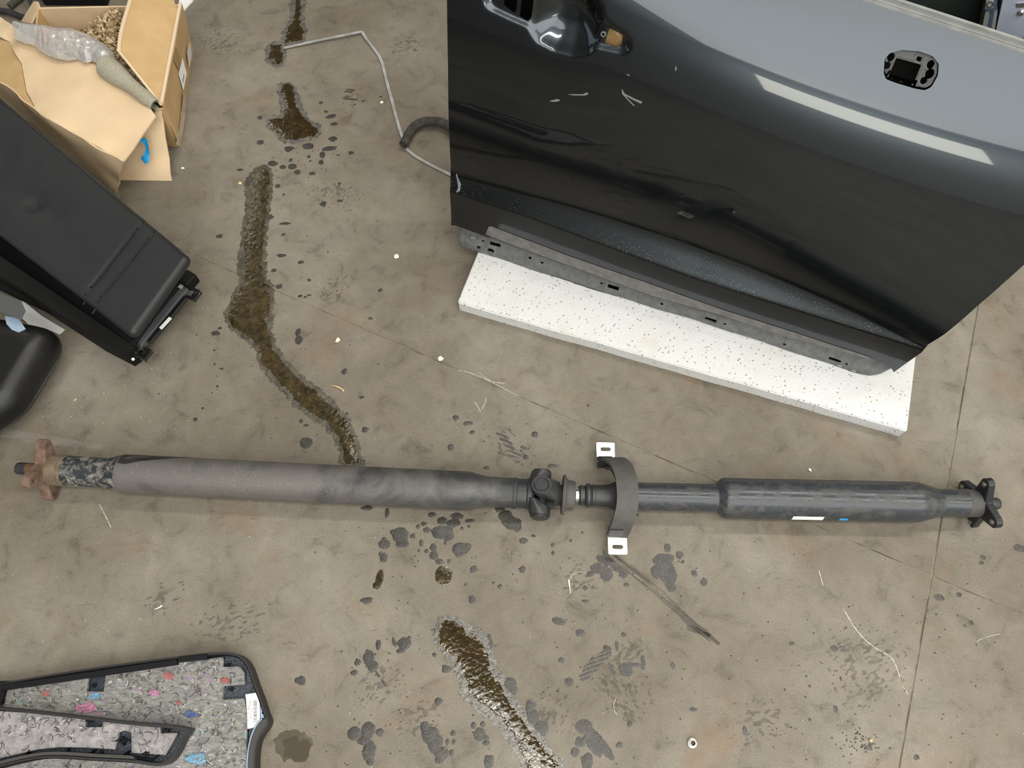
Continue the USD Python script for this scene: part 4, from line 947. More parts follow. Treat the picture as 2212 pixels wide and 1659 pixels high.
gx, gy, gF, (gnx, gny) = grid(0, 1, 0, 1, 0.04)
gh = 0.070 + 0.085 * smoothstep(0.1, 0.6, gx) * (1 - 0.6 * smoothstep(.55, .7, gx)) * (0.65 + 0.35 * gy) + 0.012 * (meshkit.fbm(np.c_[gx * 9, gy * 9, 0 * gx], 3, 4) - .5)
pe0 = left_f + (bA - left_f) * (0.05 + 0.89 * gx)[:, None]; pe1 = left_r + (rear_r - left_r) * (0.05 + 0.89 * gx)[:, None]; pv = pe0 + (pe1 - pe0) * (0.05 + 0.88 * gy)[:, None]
pv[:, 2] = np.minimum(gh, 0.158) - 0.012
bed = orient(trimesh.Trimesh(pv, gF, process=False), np.array([0, 0, 1.0]))
obj('shredded_packing', cat([shredded(10500), bed]), kraft, smooth=False, label='shredded curly brown board packing heaped in the cardboard box', cat='packing', kind='stuff')

# crumpled clear bag lying over the front edge
def crumple(outline, zmid, hmax, seed, res=0.006):
    q = np.array([W2(p[0], p[1], zmid) for p in outline])
    x, y, F, _ = grid(q[:, 0].min(), q[:, 0].max(), q[:, 1].min(), q[:, 1].max(), res)
    P = np.c_[x, y]; f = poly_sdf(P, q)
    def ridged(fr, sd):
        n_ = meshkit.noise(np.c_[P * fr, np.full(len(P), .2)], sd); return 1 - np.abs(2 * n_ - 1)
    h = hmax * np.clip(f / 0.035, 0, 1) ** 0.6 * (0.45 + 0.30 * ridged(22, seed) + 0.20 * ridged(48, seed + 1) + 0.14 * ridged(95, seed + 2))
    V, F = clip_mesh(np.c_[x, y, zmid + h], F, f)
    return trimesh.Trimesh(V, F, process=False)
obj('plastic_bag', crumple([(26, 54), (40, 50), (62, 58), (92, 62), (118, 62), (134, 68), (165, 68), (195, 78), (228, 98), (247, 118), (250, 128), (232, 138), (214, 140), (200, 134), (185, 138), (172, 130), (150, 132), (126, 130), (105, 122), (88, 112), (76, 100), (56, 96), (36, 88), (32, 70)], 0.162, 0.040, 11), clear_film, smooth=12, label='crumpled clear plastic bag lying on the front edge of the box', cat='plastic bag')
# grey foam sheet curled under the flap
fa, fb = W(238, 140, .166), W(341, 222, .158)
ax_ = unit(fb - fa); sd_ = unit(np.cross(ax_, [0, 0, 1]));  sd_ = sd_ if sd_[1] < 0 else -sd_
V = []; n1, n2 = 24, 22
for u in np.linspace(0, 1, n1):
    rr = 0.027 * (1 - 0.55 * u) + 0.002 * math.sin(u * 9)
    c = fa + (fb - fa) * u + np.array([0, 0, 0.008 * (1 - u)])
    for a in np.linspace(-1.2, 3.4, n2):
        k = rr * (1 + 0.10 * a)
        V.append(c + sd_ * (k * math.sin(a) + .006) + np.array([0, 0, 1]) * (k * math.cos(a) - 0.2 * rr))
V = np.array(V); i, j = np.meshgrid(np.arange(n1 - 1), np.arange(n2 - 1), indexing='ij'); a = i * n2 + j
q = np.stack([a, a + 1, a + n2 + 1, a + n2], -1).reshape(-1, 4); F = np.vstack([q[:, [0, 1, 2]], q[:, [0, 2, 3]]])
tm = trimesh.Trimesh(V, F, process=False); nn = tm.vertex_normals
t2 = trimesh.Trimesh(V - nn * 0.004, F[:, ::-1], process=False)
bl = [k * n2 + e for e in (0, n2 - 1) for k in range(n1)]
rim = []
def strip_rim(ids):
    ids = np.array(ids); m = len(ids); v = np.vstack([V[ids], V[ids] - nn[ids] * .004]); i = np.arange(m - 1)
    return trimesh.Trimesh(v, np.vstack([np.stack([i, i + 1, m + i + 1], 1), np.stack([i, m + i + 1, m + i], 1)]), process=False)
obj('foam_sheet', cat([tm, t2, strip_rim(range(n2)), strip_rim([k * n2 for k in range(n1)]), strip_rim([k * n2 + n2 - 1 for k in range(n1)])]), foam_grey, smooth=40, label='curled sheet of grey packing foam tucked under the inward box flap', cat='foam sheet')
obj('blue_scrap', sheet(Ws([(303, 302, .098), (311, 297, .104), (317, 303, .098), (321, 322, .082), (323, 340, .066), (321, 350, .058), (317, 354, .054), (312, 351, .056), (303, 342, .064), (311, 334, .072), (313, 320, .084), (308, 308, .094), (302, 309, .094)]), 0.001, 0.004, 0.014, 3, 45), blue_film, smooth=20, label='bright blue plastic scrap poking out between the box flaps', cat='plastic scrap')
obj('white_panel', sheet(Ws([(393, 25, .006), (388, 8, .006), (380, -30, .006), (430, -40, .006), (416, 0, .006)]), 0.005), paper_white, smooth=False, label='white sheet corner lying behind the cardboard box', cat='sheet')
obj('rubber_hose', tube(spline(Ws([(21, 14, .012), (34, 3, .012), (60, -18, .012)]), 20), 0.0085, 12), foam_black, smooth=40, label='short black hose end on the floor, upper left corner', cat='hose')
obj('rubber_trim', tube(spline(Ws([(-40, 18, .014), (0, 23, .012), (20, 26, .010), (40, 34, .008), (55, 38, .008)]), 24), 0.0080, 12), rubber, smooth=40, label='black rubber strip running behind the box from the left edge', cat='rubber strip')
obj('black_bar', tube(spline(Ws([(62, -8, .03), (66, 4, .03), (72, 12, .03)]), 10), 0.006, 10), rubber, smooth=40, label='thin black bar upright behind the box corner', cat='bar')
obj('dark_crate', frame_box(W(150, -34, .05), (1, 0, 0), (0, 1, 0), (0, 0, 1), .18, .05, .10, .004), panel_black, smooth=30, label='dark plastic crate behind the cardboard box', cat='crate')

# ------------------------------------------------------------------ black leather seat lying at the left
ZS = 0.175
def ctr(p): return W(p[0], p[1], ZS)
TR, BR = ctr((408, 566)), ctr((294, 722))
dirs = unit(ctr((250, 415)) - ctr((0, 218))); dirl = unit(ctr((290, 726)) - ctr((0, 503)))
TL = TR - unit(TR - ctr((310, 478))) * 0.75; TL = np.array([*(ctr((0, 215)) - dirs * 0.20)[:2], ZS]); BL = np.array([*(ctr((0, 500)) - dirl * 0.20)[:2], ZS])
seat = thing('car_seat_cushion', 'long black leather seat with a stitched band, on a black frame beside the cardboard box', 'seat', (BR[0], BR[1], 0.0))
def pillow(corners, ztop, zbot, r, inset_low=0.0, res=0.007, warp=None):
    cen = np.mean([c[:2] for c in corners], axis=0); pts = []
    sp = trimesh.creation.icosphere(3, 1.0).vertices
    for c in corners:
        d = unit(np.r_[cen - np.array(c[:2]), 0]) * r * 1.25
        pts.extend(np.array([c[0], c[1], ztop - r]) + d + sp * r)
        pts.extend(np.array([c[0], c[1], zbot + r * .5]) + d * (1 + inset_low) + sp * r * 0.5)
    m = to_tm(to_m3(hull(pts)).refine_to_length(res))
    if warp is not None: m.vertices = warp(m.vertices)
    return m
sA, sB = ctr((310, 478))[:2], ctr((176, 648))[:2]     # the stitched band across the seat
sC, sD = ctr((336, 500))[:2], ctr((196, 668))[:2]
def lined(P, a, b):
    d = unit(b - a); n = np.array([-d[1], d[0]]); return (P - a) @ n
def seat_warp(v):
    v = v.copy(); up = smoothstep(ZS - 0.05, ZS - 0.01, v[:, 2])
    l1, l2 = lined(v[:, :2], sA, sB), lined(v[:, :2], sC, sD)
    inside = smoothstep(-0.004, 0.004, l1 * l2 * -400)
    cr = np.exp(-(l1 / .005) ** 2) + np.exp(-(l2 / .005) ** 2)
    v[:, 2] -= up * (0.0022 * np.clip(cr, 0, 1) + 0.0012 * (l1 * l2 < 0))
    w = ctr((75, 440))[:2]; r = np.linalg.norm(v[:, :2] - w, axis=1)
    v[:, 2] -= up * 0.009 * np.exp(-(r / .022) ** 2)
    w = ctr((110, 470))[:2]; r = np.linalg.norm(v[:, :2] - w, axis=1)
    v[:, 2] -= up * 0.004 * np.exp(-(r / .03) ** 2)
    v[:, 2] += up * 0.010 * (meshkit.fbm(np.c_[v[:, :2] * 7, 0 * v[:, 0]], 3, 6) - .5)
    return v
cush = pillow([TL, TR, BR, BL], ZS + 0.004, 0.098, 0.014, 2.2, 0.006, seat_warp)
obj('cushion', cush, leather, seat, smooth=True)
from scipy.spatial import cKDTree
ctree = cKDTree(cush.vertices[:, :2][cush.vertices[:, 2] > 0.10]); czz = cush.vertices[cush.vertices[:, 2] > 0.10][:, 2]
def seam(a, b, r, name):
    P = []
    for k in np.linspace(0.02, 1.0, 60):
        p = a + (b - a) * k; dd_, ii = ctree.query(p, 6); P.append((*p, np.median(czz[ii]) + 0.0008))
    obj(name, tube(np.array(P), r, 8), leather_soft, seat, smooth=True)
seam(sA, sB + (sB - sA) * .02, 0.0019, 'piping'); seam(sC, sD + (sD - sC) * .02, 0.0019, 'piping')
# frame: side rail, front plate, latches
ra, rb = W(0, 600, .075), W(272, 772, .05)
rdir = unit(rb - ra); ra = ra - rdir * 0.25
def bar_between(p, q, w, h, bevel=0.003, up=(0, 0, 1)):
    d = unit(q - p); s_ = unit(np.cross(d, up)); u_ = np.cross(s_, d)
    return frame_box((p + q) / 2, d, s_, u_, np.linalg.norm(q - p), w, h, bevel)
obj('side_rail', hull([ra + (0, 0, .05), ra + (0, 0, -.06), ra + (.03, .03, .05), ra + (.03, .03, -.06), rb + (0, 0, .012), rb + (0, 0, -.045), rb + (.02, .02, .012), rb + (.02, .02, -.045), W(232, 760, .01), W(180, 720, .01)]), frame_black, seat, smooth=20)
obj('under_tray', pillow([W(0, 560, .07) - dirl * .2, W(395, 612, .06), W(290, 752, .06), W(-10, 640, .07) - dirl * .15], 0.062, 0.012, 0.012), frame_black, seat, smooth=30)
fpA, fpB = W(402, 622, .05), W(297, 750, .045)
fd_ = unit(fpB - fpA); fo = unit(np.array([-fd_[1], fd_[0], 0])); fo = fo if fo[0] > 0 else -fo
obj('front_plate', bar_between(fpA + fo * .002, fpB + fo * .002, 0.018, 0.020), grey_plastic, seat, smooth=20)
obj('front_plate_edge', bar_between(fpA + fo * .016 + fd_ * .02, fpB + fo * .016 - fd_ * .02, 0.010, 0.012, 0.002), gloss_black, seat, smooth=20)
lc = fpA + (fpB - fpA) * .60 + fo * .022
obj('white_tag', bar_between(W(368.5, 686, .058), W(346.5, 710, .058), 0.008, 0.002, 0.0005), paper_white, seat, label='white tag on the front plate')
def latch(px, py, z):
    c = W(px, py, z); out = []
    d = unit(W(px + 30, py + 14, z) - c); sd = unit(np.cross(d, [0, 0, 1]))
    for s_ in (-1, 1):
        out.append(bar_between(c + sd * .011 * s_ - d * .018, c + sd * .011 * s_ + d * .020, 0.006, 0.012, 0.0015))
    out.append(bar_between(c - sd * .011 + d * .008, c + sd * .011 + d * .008, 0.007, 0.007, 0.0015))
    out.append(bar_between(c - sd * .012 + d * .017, c + sd * .012 + d * .017, 0.006, 0.010, 0.0015))
    out.append(bar_between(c - sd * .013 - d * .016, c + sd * .013 - d * .016, 0.014, 0.012, 0.0015))
    return cat(out)
obj('latch', latch(413, 634, .045), gloss_black, seat, smooth=20, label='glossy black hook latch')
obj('latch', latch(306, 762, .040), gloss_black, seat, smooth=20, label='glossy black hook latch')
obj('latch_housing', frame_box(W(408, 606, .06), rdir, np.cross(rdir, [0, 0, 1]), (0, 0, 1), .030, .035, .03, .006), frame_black, seat)
obj('latch_housing', frame_box(W(277, 748, .045), rdir, np.cross(rdir, [0, 0, 1]), (0, 0, 1), .040, .026, .022, .003), gloss_black, seat)
for q in (W(265, 742, .060), W(281, 735, .060)):
    obj('hinge_rib', bar_between(q, q + rdir * .026, 0.003, 0.010, .001), gloss_black, seat)
obj('pivot_stud', cyl(W(284, 774, .03), W(284, 774, .04) + (0.004, -0.002, 0), 0.004, 16), steel, seat)
obj('latch_clip', frame_box(W(391, 618, .062), fd_, fo, (0, 0, 1), .012, .010, .003, .001), plain('clip_grey', (0.35, 0.35, 0.34), 0.4), seat)

# ------------------------------------------------------------------ smaller rounded cushion in front of it
Z2 = 0.13
r2s = thing('headrest', 'rounded black leather headrest at the left edge, below the long seat', 'headrest', tuple(W(60, 800, 0.0)))
sp = trimesh.creation.icosphere(4, 1.0).vertices
pts = []
for p, r in (((92, 752), .040), ((20, 872), .040), ((-120, 960), .040), ((-180, 740), .035), ((-40, 716), .030)):
    pts.extend(W(p[0], p[1], 0.075) + sp * np.array([r, r, r * 1.25])); pts.extend(W(p[0], p[1], 0.040) + sp * r * 0.95)
hm = to_tm(to_m3(hull(pts)).refine_to_length(0.006)); trimesh.smoothing.filter_laplacian(hm, lamb=0.5, iterations=45)
obj('cushion', hm, leather_soft, r2s, smooth=True)
sm = [W(p[0], p[1], .055) for p in [(128, 770), (104, 838), (60, 898), (28, 920), (-30, 948)]]
htree = cKDTree(hm.vertices)
sm = spline(sm, 40); sm = np.array([hm.vertices[htree.query(p)[1]] for p in sm]); sm = np.array([np.mean(sm[max(0, k - 3):k + 4], axis=0) for k in range(len(sm))])
obj('seam', tube(sm, 0.0012, 6), rubber_dusty, r2s, smooth=True)
obj('trim_bracket', hull([W(p[0], p[1], z) for p in [(-20, 634), (4, 636), (32, 646), (46, 650), (56, 672), (46, 692), (10, 676), (-20, 664)] for z in (.125, .143)]), grey_plastic, smooth=20, label='dark grey plastic bracket with a hole, resting on the rounded headrest', cat='bracket')
obj('plastic_tab', sheet(Ws([(10, 682, .124), (40, 688, .124), (55, 710, .124), (40, 718, .124), (25, 712, .124), (14, 700, .124)]), 0.002), blue_pale_film, smooth=20, label='blue grey rounded plastic tab under the bracket', cat='tab')
obj('paper_sheet', sheet(Ws([(48, 648, .006), (90, 682, .006), (140, 712, .004), (128, 722, .003), (96, 708, .004), (60, 700, .006), (40, 680, .006)]), 0.0012, 0.01, 0.004, 3), paper_white, smooth=40, label='white paper sheet between the long seat and the rounded headrest', cat='paper')

# ------------------------------------------------------------------ interior trim panels lying face down, bottom left
def wpoly(pts, z): return np.array([W2(p[0], p[1], z) for p in pts])
def smooth_loop(pts, n=160, k=3):
    from scipy.interpolate import splprep, splev
    p = np.array(pts); tck, u = splprep([p[:, 0], p[:, 1]], s=0, k=k)
    return np.array(splev(np.linspace(0, 1, n), tck)).T
def rim_wall(line, w, z0, z1, name, m, parent, **k):
    L = LineString(line).buffer(w / 2, cap_style=2)
    a, b = prism(L, z0, z1 - w * .3), prism(L.buffer(-w * .18), z1 - w * .32, z1)
    return obj(name, cat([a, b]), m, parent, smooth=30, **k)
p1 = [(-120, 1497), (0, 1476), (120, 1455), (260, 1434), (400, 1416), (455, 1410), (500, 1410), (522, 1418), (538, 1437), (552, 1475), (566, 1512), (577, 1545), (581, 1560), (575, 1574), (562, 1592), (555, 1615), (552, 1660), (550, 1720)]
tp = thing('interior_panel', 'large black interior trim panel lying face down, grey felt back and white barcode label', 'trim panel', (*W2(300, 1600), 0.0))
ol = smooth_loop(wpoly(p1, 0.03), 140)
base = Polygon(np.vstack([ol, wpoly([(300, 1900), (-120, 1800)], 0.03)])).buffer(0)
obj('backing', prism(base.buffer(-0.003), 0.004, 0.010), panel_sheen, tp, label='textured black plastic of the panel back')
obj('outer_rim', cat([prism(base.difference(base.buffer(-0.004)), 0.001, 0.030), prism(base.buffer(-.0008).difference(base.buffer(-0.0032)), 0.030, 0.032)]), panel_edge, tp, smooth=30)
obj('inner_rim', prism(base.buffer(-0.0045).difference(base.buffer(-0.0062)), 0.004, 0.028), panel_black, tp)
# ledge pieces of the upper rim
for a, b in (((0, 1482), (385, 1425)), ((388, 1420), (450, 1413))):
    q0, q1 = W(a[0], a[1], .03), W(b[0], b[1], .03)
    obj('rim_ledge', bar_between(q0 - (0, .004, 0), q1 - (0, .004, 0), 0.010, 0.012, .001), panel_black, tp)
obj('corner_piece', cat([frame_box(W(3, 1497, .02), (1, 0, 0), (0, 1, 0), (0, 0, 1), .022, .040, .022, .002), frame_box(W(2, 1487, .034), (1, 0, 0), (0, 1, 0), (0, 0, 1), .010, .012, .008, .001)]), panel_black, tp)
felt_px = [(13, 1480), (190, 1457), (186, 1493), (223, 1494), (228, 1452), (400, 1428), (481, 1420), (481, 1440), (518, 1440), (526, 1451), (528, 1478), (482, 1482), (480, 1511), (527, 1508), (532, 1530), (533, 1659), (533, 1900), (-120, 1800), (-120, 1535), (8, 1520)]
fpoly = Polygon(wpoly(felt_px, 0.022)).buffer(0)
def soft_pad(poly, z0, z1, amp, seed):
    m = to_tm(to_m3(cat([prism(poly, z0, z1)])).refine_to_length(0.006)); v = m.vertices
    v[:, 2] = np.where(v[:, 2] > z1 - 1e-4, z1 + amp * (meshkit.fbm(np.c_[v[:, :2] * 60, 0 * v[:, 0]], 3, seed) - .5), v[:, 2]); m.vertices = v
    return m
obj('felt_pad', soft_pad(fpoly, 0.010, 0.021, 0.004, 2), felt, tp, smooth=True, label='recycled grey fibre felt with coloured threads')
def clip_hole(px, py, z, parent, r=0.0035):
    c = W(px, py, z)
    obj('clip_post', cat([cyl(c - (0, 0, .006), c + (0, 0, .004), r, 12), frame_box(c + (0, 0, .003), (1, .2, 0), (-.2, 1, 0), (0, 0, 1), r * 3.2, r * .7, .004, .0005)]), panel_black, parent, smooth=30)
for px, py in ((204, 1481), (500, 1489), (494, 1436)): clip_hole(px, py, 0.012, tp)
# fibres lying in the felt
def fibres(poly, n, seed, z, rad, lmin, lmax, curl):
    rng = np.random.default_rng(seed); out = []; x0, y0, x1, y1 = poly.bounds
    x0 = max(x0, W2(0, 1550)[0] - .02); y0 = max(y0, W2(0, 1659)[1] - .02)
    while len(out) < n:
        p = rng.uniform((x0, y0), (x1, y1))
        if not poly.buffer(-0.004).contains(Point(p)): continue
        L = rng.uniform(lmin, lmax); k = 9; a = rng.normal(0.35, 0.7); da = rng.normal(0, curl)
        q = [p]; 
        for i in range(k - 1):
            a += da / k + rng.normal(0, 0.25); q.append(q[-1] + L / k * np.array([math.cos(a), math.sin(a)]))
        out.append(tube(np.c_[q, np.full(k, z) + rng.normal(0, .0002)], rad, 4, caps=False))
    return cat(out)
def pad_blobs(poly, spots, m, parent, z):
    for px, py, rx, ry, sd in spots:
        c = W2(px, py, z); th = np.linspace(0, 2 * np.pi, 28)[:-1]
        rr = 0.9 + 0.9 * meshkit.noise(np.c_[np.cos(th) * 2 + sd, np.sin(th) * 2, 0 * th], sd)
        pts = c + np.c_[np.cos(th) * rr * rx * PXM, np.sin(th) * rr * ry * PXM]
        obj('colour_tuft', prism(Polygon(pts).buffer(0), z - .002, z + .0012), m, parent, smooth=True)
visible = fpoly.difference(Polygon(wpoly([(-40, 1524), (410, 1572), (352, 1656), (80, 1640), (-40, 1660)], 0.02)))
obj('felt_fibres', fibres(visible, 260, 5, 0.0228, 0.00042, .004, .020, 4.0), fibre_dark, tp, kind='stuff', label='dark threads in the felt')
obj('felt_fibres', fibres(visible, 100, 6, 0.0232, 0.00042, .004, .016, 6.0), fibre_white, tp, kind='stuff', label='white threads in the felt')
pad_blobs(fpoly, [(188, 1529, 14, 7, 1), (334, 1497, 7, 5, 2)], fibre_pink, tp, 0.0225)
pad_blobs(fpoly, [(365, 1461, 9, 4, 3), (100, 1497, 6, 5, 4), (485, 1470, 6, 4, 5), (385, 1519, 3, 3, 6)], fibre_red, tp, 0.0225)
pad_blobs(fpoly, [(410, 1543, 10, 4, 7)], fibre_blue, tp, 0.0225)
pad_blobs(fpoly, [(424, 1639, 15, 7, 8), (206, 1503, 9, 4, 9)], fibre_sky, tp, 0.0225)
# barcode label
lz = 0.0235
lab = wpoly([(530, 1500), (556, 1496), (558, 1508), (561, 1513), (562, 1556), (551, 1571), (534, 1575), (533, 1530), (531, 1508)], lz)
lb = obj('barcode_label', prism(Polygon(lab), lz - 0.0006, lz), paper_white, tp, label='white barcode label on the panel edge')
bars = []; rng = np.random.default_rng(4); yy_ = 1514.0
while yy_ < 1560:
    hgt_ = rng.choice([0.5, 0.8, 1.3]); q = wpoly([(547.5, yy_ + .2), (555, yy_ - .3), (555, yy_ + hgt_ - .3), (547.5, yy_ + hgt_ + .2)], lz)
    bars.append(prism(Polygon(q), lz, lz + 0.0002)); yy_ += hgt_ + rng.choice([0.6, 0.9, 1.4])
obj('barcode', cat(bars), ink, lb, smooth=False)
def print_text(txt, px, py, hpx, angle, m, parent, z, length=None, name='printed_text'):
    t = meshkit.text_mesh(txt, hpx * PXM, 0.0002); v = t.vertices
    if length: v[:, 0] *= length * PXM / max(v[:, 0].max(), 1e-9)
    c, s_ = math.cos(angle), math.sin(angle); o = W2(px, py, z)
    t.vertices = np.c_[o[0] + c * v[:, 0] - s_ * v[:, 1], o[1] + s_ * v[:, 0] + c * v[:, 1], z + v[:, 2]]
    obj(name, t, m, parent, smooth=False)
print_text('V/R', 543, 1515, 2.2, -math.pi / 2, ink, lb, lz, 6)
print_text('0275 EC1 ML', 543.2, 1529, 2.4, -math.pi / 2, ink, lb, lz, 20)
print_text('NOH PANEL B SCHWARZ  Z15', 539, 1514, 2.4, -math.pi / 2, ink, lb, lz, 48)
print_text('04 001 500 15', 535.4, 1524, 1.6, -math.pi / 2, ink, lb, lz, 22)
obj('blue_sticker', prism(Polygon(wpoly([(562.5, 1518), (567, 1526), (568, 1531), (565, 1541), (575, 1547), (573, 1551), (563, 1552)], lz)), lz - .003, lz), plain('sticker_blue', (0.36, 0.50, 0.72), 0.4), tp, label='torn light blue film on the panel edge')
cv = smooth_loop(wpoly([(575, 1552), (562, 1560), (551, 1578), (541, 1605), (537, 1635), (536, 1670), (536, 1730)], .03), 60)
obj('curved_lip', prism(Polygon(np.vstack([cv, smooth_loop(wpoly([(551, 1730), (551, 1660), (553, 1620), (560, 1594), (574, 1574), (580, 1562)], .03), 60)])).buffer(0), .012, .031), panel_dull, tp, smooth=30, label='dull black curved lip of the panel')
obj('film_strip', tube(np.c_[smooth_loop(wpoly([(566, 1553), (553, 1568), (543, 1590), (537, 1615), (534, 1645), (533, 1700)], .029), 50), np.full(50, .029)], .0015, 6), blue_pale_film, tp, label='pale blue film edge along the lip')

# second, narrower panel resting on the first
t2p = thing('interior_panel', 'narrow black interior trim panel with pinkish grey felt lying on top of the larger one', 'trim panel', (*W2(200, 1600), 0.024))
Z0, Z1 = 0.0248, 0.050
up = smooth_loop(wpoly([(-120, 1512), (0, 1527), (60, 1533), (200, 1549), (330, 1563), (400, 1571), (411, 1574)], Z1), 60)
lo_ = smooth_loop(wpoly([(409, 1579), (388, 1614), (372, 1640), (356, 1652), (340, 1655), (300, 1650), (230, 1645), (150, 1640), (90, 1640), (30, 1651), (-20, 1664), (-120, 1700)], Z1), 90)
b2 = Polygon(np.vstack([up, lo_])).buffer(0)
obj('backing', prism(b2.buffer(-0.002), Z0, Z0 + .005), panel_sheen, t2p, label='textured blue black plastic back')
obj('outer_rim', cat([prism(b2.difference(b2.buffer(-0.0055)), Z0, Z1 - .001), prism(b2.buffer(-.001).difference(b2.buffer(-0.0045)), Z1 - .001, Z1 + .0008)]), panel_edge, t2p, smooth=30)
lowr = LineString(lo_[26:]).buffer(0.011).intersection(b2)
obj('lower_face', prism(lowr, Z0 + .002, Z1 - .001), panel_dull, t2p, smooth=30, label='broad dull lower edge')
f2 = Polygon(wpoly([(-120, 1528), (60, 1540), (186, 1549), (183, 1571), (220, 1570), (224, 1554), (346, 1568), (346, 1584), (383, 1583), (357, 1631), (284, 1626), (284, 1582), (268, 1578), (256, 1582), (247, 1619), (190, 1615), (130, 1614), (80, 1619), (40, 1629), (-10, 1640), (-120, 1660)], .040)).buffer(0).intersection(b2.buffer(-.004))
obj('felt_pad', soft_pad(f2, Z0 + .005, .040, 0.003, 7), usdkit.material(stage, LOOK + 'felt_pink', {"g": ("geometry", {}), "p": ("principled_bsdf", {"roughness": 0.95, "specular_ior_level": 0.1}),
    "n": ("noise_texture", {"scale": 60, "detail": 6, "roughness": 0.72, "distortion": 0.8}), "r": ("rgb_ramp", ramp((0.25, (0.085, 0.082, 0.092)), (0.4, (0.225, 0.213, 0.222)), (0.52, (0.30, 0.282, 0.29)), (0.72, (0.41, 0.385, 0.385)))),
    "b": ("bump", {"strength": 0.8, "distance": 0.003})}, [("g.position", "n.vector"), ("n.fac", "r.fac"), ("r.color", "p.base_color"), ("n.fac", "b.height"), ("b.normal", "p.normal")], surface="p.BSDF"), t2p, smooth=True, label='pinkish grey felt')
obj('felt_fibres', fibres(f2, 90, 8, 0.0418, 0.00045, .005, .02, 2.0), fibre_dark, t2p, kind='stuff', label='dark threads in the felt')
obj('felt_fibres', fibres(f2, 30, 9, 0.0418, 0.00045, .004, .012, 3.0), fibre_white, t2p, kind='stuff', label='white threads in the felt')
for px, py in ((196, 1556), (361, 1576), (268, 1600), (317, 1627)): clip_hole(px, py, 0.036, t2p, .0042)
def rib(a, b, name='rib', h=.012):
    q0, q1 = W(a[0], a[1], .036), W(b[0], b[1], .036)
    obj(name, bar_between(q0, q1, 0.0018, h, .0004), panel_black, t2p, smooth=False)
for a, b in (((55, 1632), (68, 1620)), ((148, 1616), (147, 1628)), ((148, 1627), (197, 1627)), ((197, 1627), (206, 1619)), ((220, 1619), (219, 1632)), ((219, 1632), (262, 1634)), ((262, 1634), (280, 1622)), ((252, 1600), (284, 1600)), ((265, 1590), (268, 1610)), ((284, 1634), (330, 1640)), ((330, 1640), (342, 1632)), ((272, 1625), (284, 1636))): rib(a, b)
ring = lathe([(0, .0036), (.005, .0036), (.005, .0055), (0, .0058)], W(264, 1600, .034), np.array([0, 0.02, 1.0]), 20)
obj('screw_boss', ring, panel_edge, t2p)

# ------------------------------------------------------------------ strap, hose and litter on the floor
def flat_strap(px, w, z, th=0.0012):
    P = np.array([W(p[0], p[1], p[2] if len(p) > 2 else z) for p in px]); V = []
    for k in range(len(P)):
        a = P[max(k - 1, 0)]; b = P[min(k + 1, len(P) - 1)]; d = unit(b - a); s_ = unit(np.cross(d, [0, 0, 1]))
        for u, v in ((-.5, 0), (.5, 0), (.5, 1), (-.5, 1)): V.append(P[k] + s_ * u * w + np.array([0, 0, v * th]))
    n = len(P); i, j = np.meshgrid(np.arange(n - 1), np.arange(4), indexing='ij')
    q = np.stack([i * 4 + j, i * 4 + (j + 1) % 4, (i + 1) * 4 + (j + 1) % 4, (i + 1) * 4 + j], -1).reshape(-1, 4)
    f = np.vstack([q[:, [0, 1, 2]], q[:, [0, 2, 3]], [[0, 2, 1], [0, 3, 2]], [[4 * n - 4, 4 * n - 3, 4 * n - 2], [4 * n - 4, 4 * n - 2, 4 * n - 1]]])
    m = trimesh.Trimesh(np.array(V), f, process=False)
    if m.volume < 0: m.invert()
    return m
strap = [(613, 104, .004), (650, 96, .005), (690, 87, .007), (735, 78, .009), (779, 69, .008), (783, 70, .006), (790, 82, .005), (806, 103, .004), (819, 121, .003), (826, 137, .003), (829, 150, .003), (836, 178, .003), (845, 211, .003), (855, 250, .003), (863, 278, .003), (868, 293, .003), (874, 308, .003), (880, 324, .003), (895, 336, .003), (915, 348, .003), (945, 364, .003), (978, 380, .003), (1010, 396, .003)]
obj('packing_strap', flat_strap(strap, 0.0078, .003), strap_grey, smooth=False, label='grey flat packing strap bent in angles across the floor beside the car door', cat='strap')
hose = spline(Ws([(871, 313, .018), (880, 296, .018), (893, 276, .018), (910, 265, .018), (930, 262, .018), (950, 264, .018), (975, 277, .018), (1010, 300, .018)]), 50)
obj('foam_hose', tube(hose, 0.0115, 18), foam_black, smooth=40, label='bent black foam hose reaching out from behind the car door', cat='hose')
rng = np.random.default_rng(12)
def scrap(px, py, r, name, m, label, c, flat=0.35, seed=0, grp=None, st=(1, 1), ang=0.0):
    rg = np.random.default_rng(seed); p = rg.normal(size=(16, 3)); p /= np.linalg.norm(p, axis=1, keepdims=True)
    p = p * rg.uniform(.75, 1.0, (16, 1)) * np.array([r * st[0], r * st[1], r * flat]) * PXM
    ca, sa = math.cos(ang), math.sin(ang); p = np.c_[p[:, 0] * ca - p[:, 1] * sa, p[:, 0] * sa + p[:, 1] * ca, p[:, 2]]
    p[:, 2] -= p[:, 2].min() - 0.0002
    obj(name, hull(p + np.r_[W2(px, py), 0]), m, smooth=False, label=label, cat=c, group=grp)
scrap(857, 555, 8, 'paper_scrap', paper_scrap, 'crumpled cream paper scrap nearest the left end of the foam board', 'paper scrap', seed=1)
scrap(730, 736, 9, 'paper_scrap', paper_scrap, 'largest crumpled cream paper scrap, just below the floor joint', 'paper scrap', seed=2, ang=-.4)
scrap(952, 775, 8, 'paper_scrap', paper_scrap, 'square pale paper scrap near the front edge of the foam board', 'paper scrap', seed=3, flat=.2)
scrap(519, 396, 7, 'paper_scrap', wood_chip, 'tan board scrap at the edge of the upper long oil trail', 'paper scrap', seed=4)
scrap(825, 222, 6, 'paper_scrap', paper_scrap, 'small cream scrap beside the grey packing strap', 'paper scrap', seed=5)
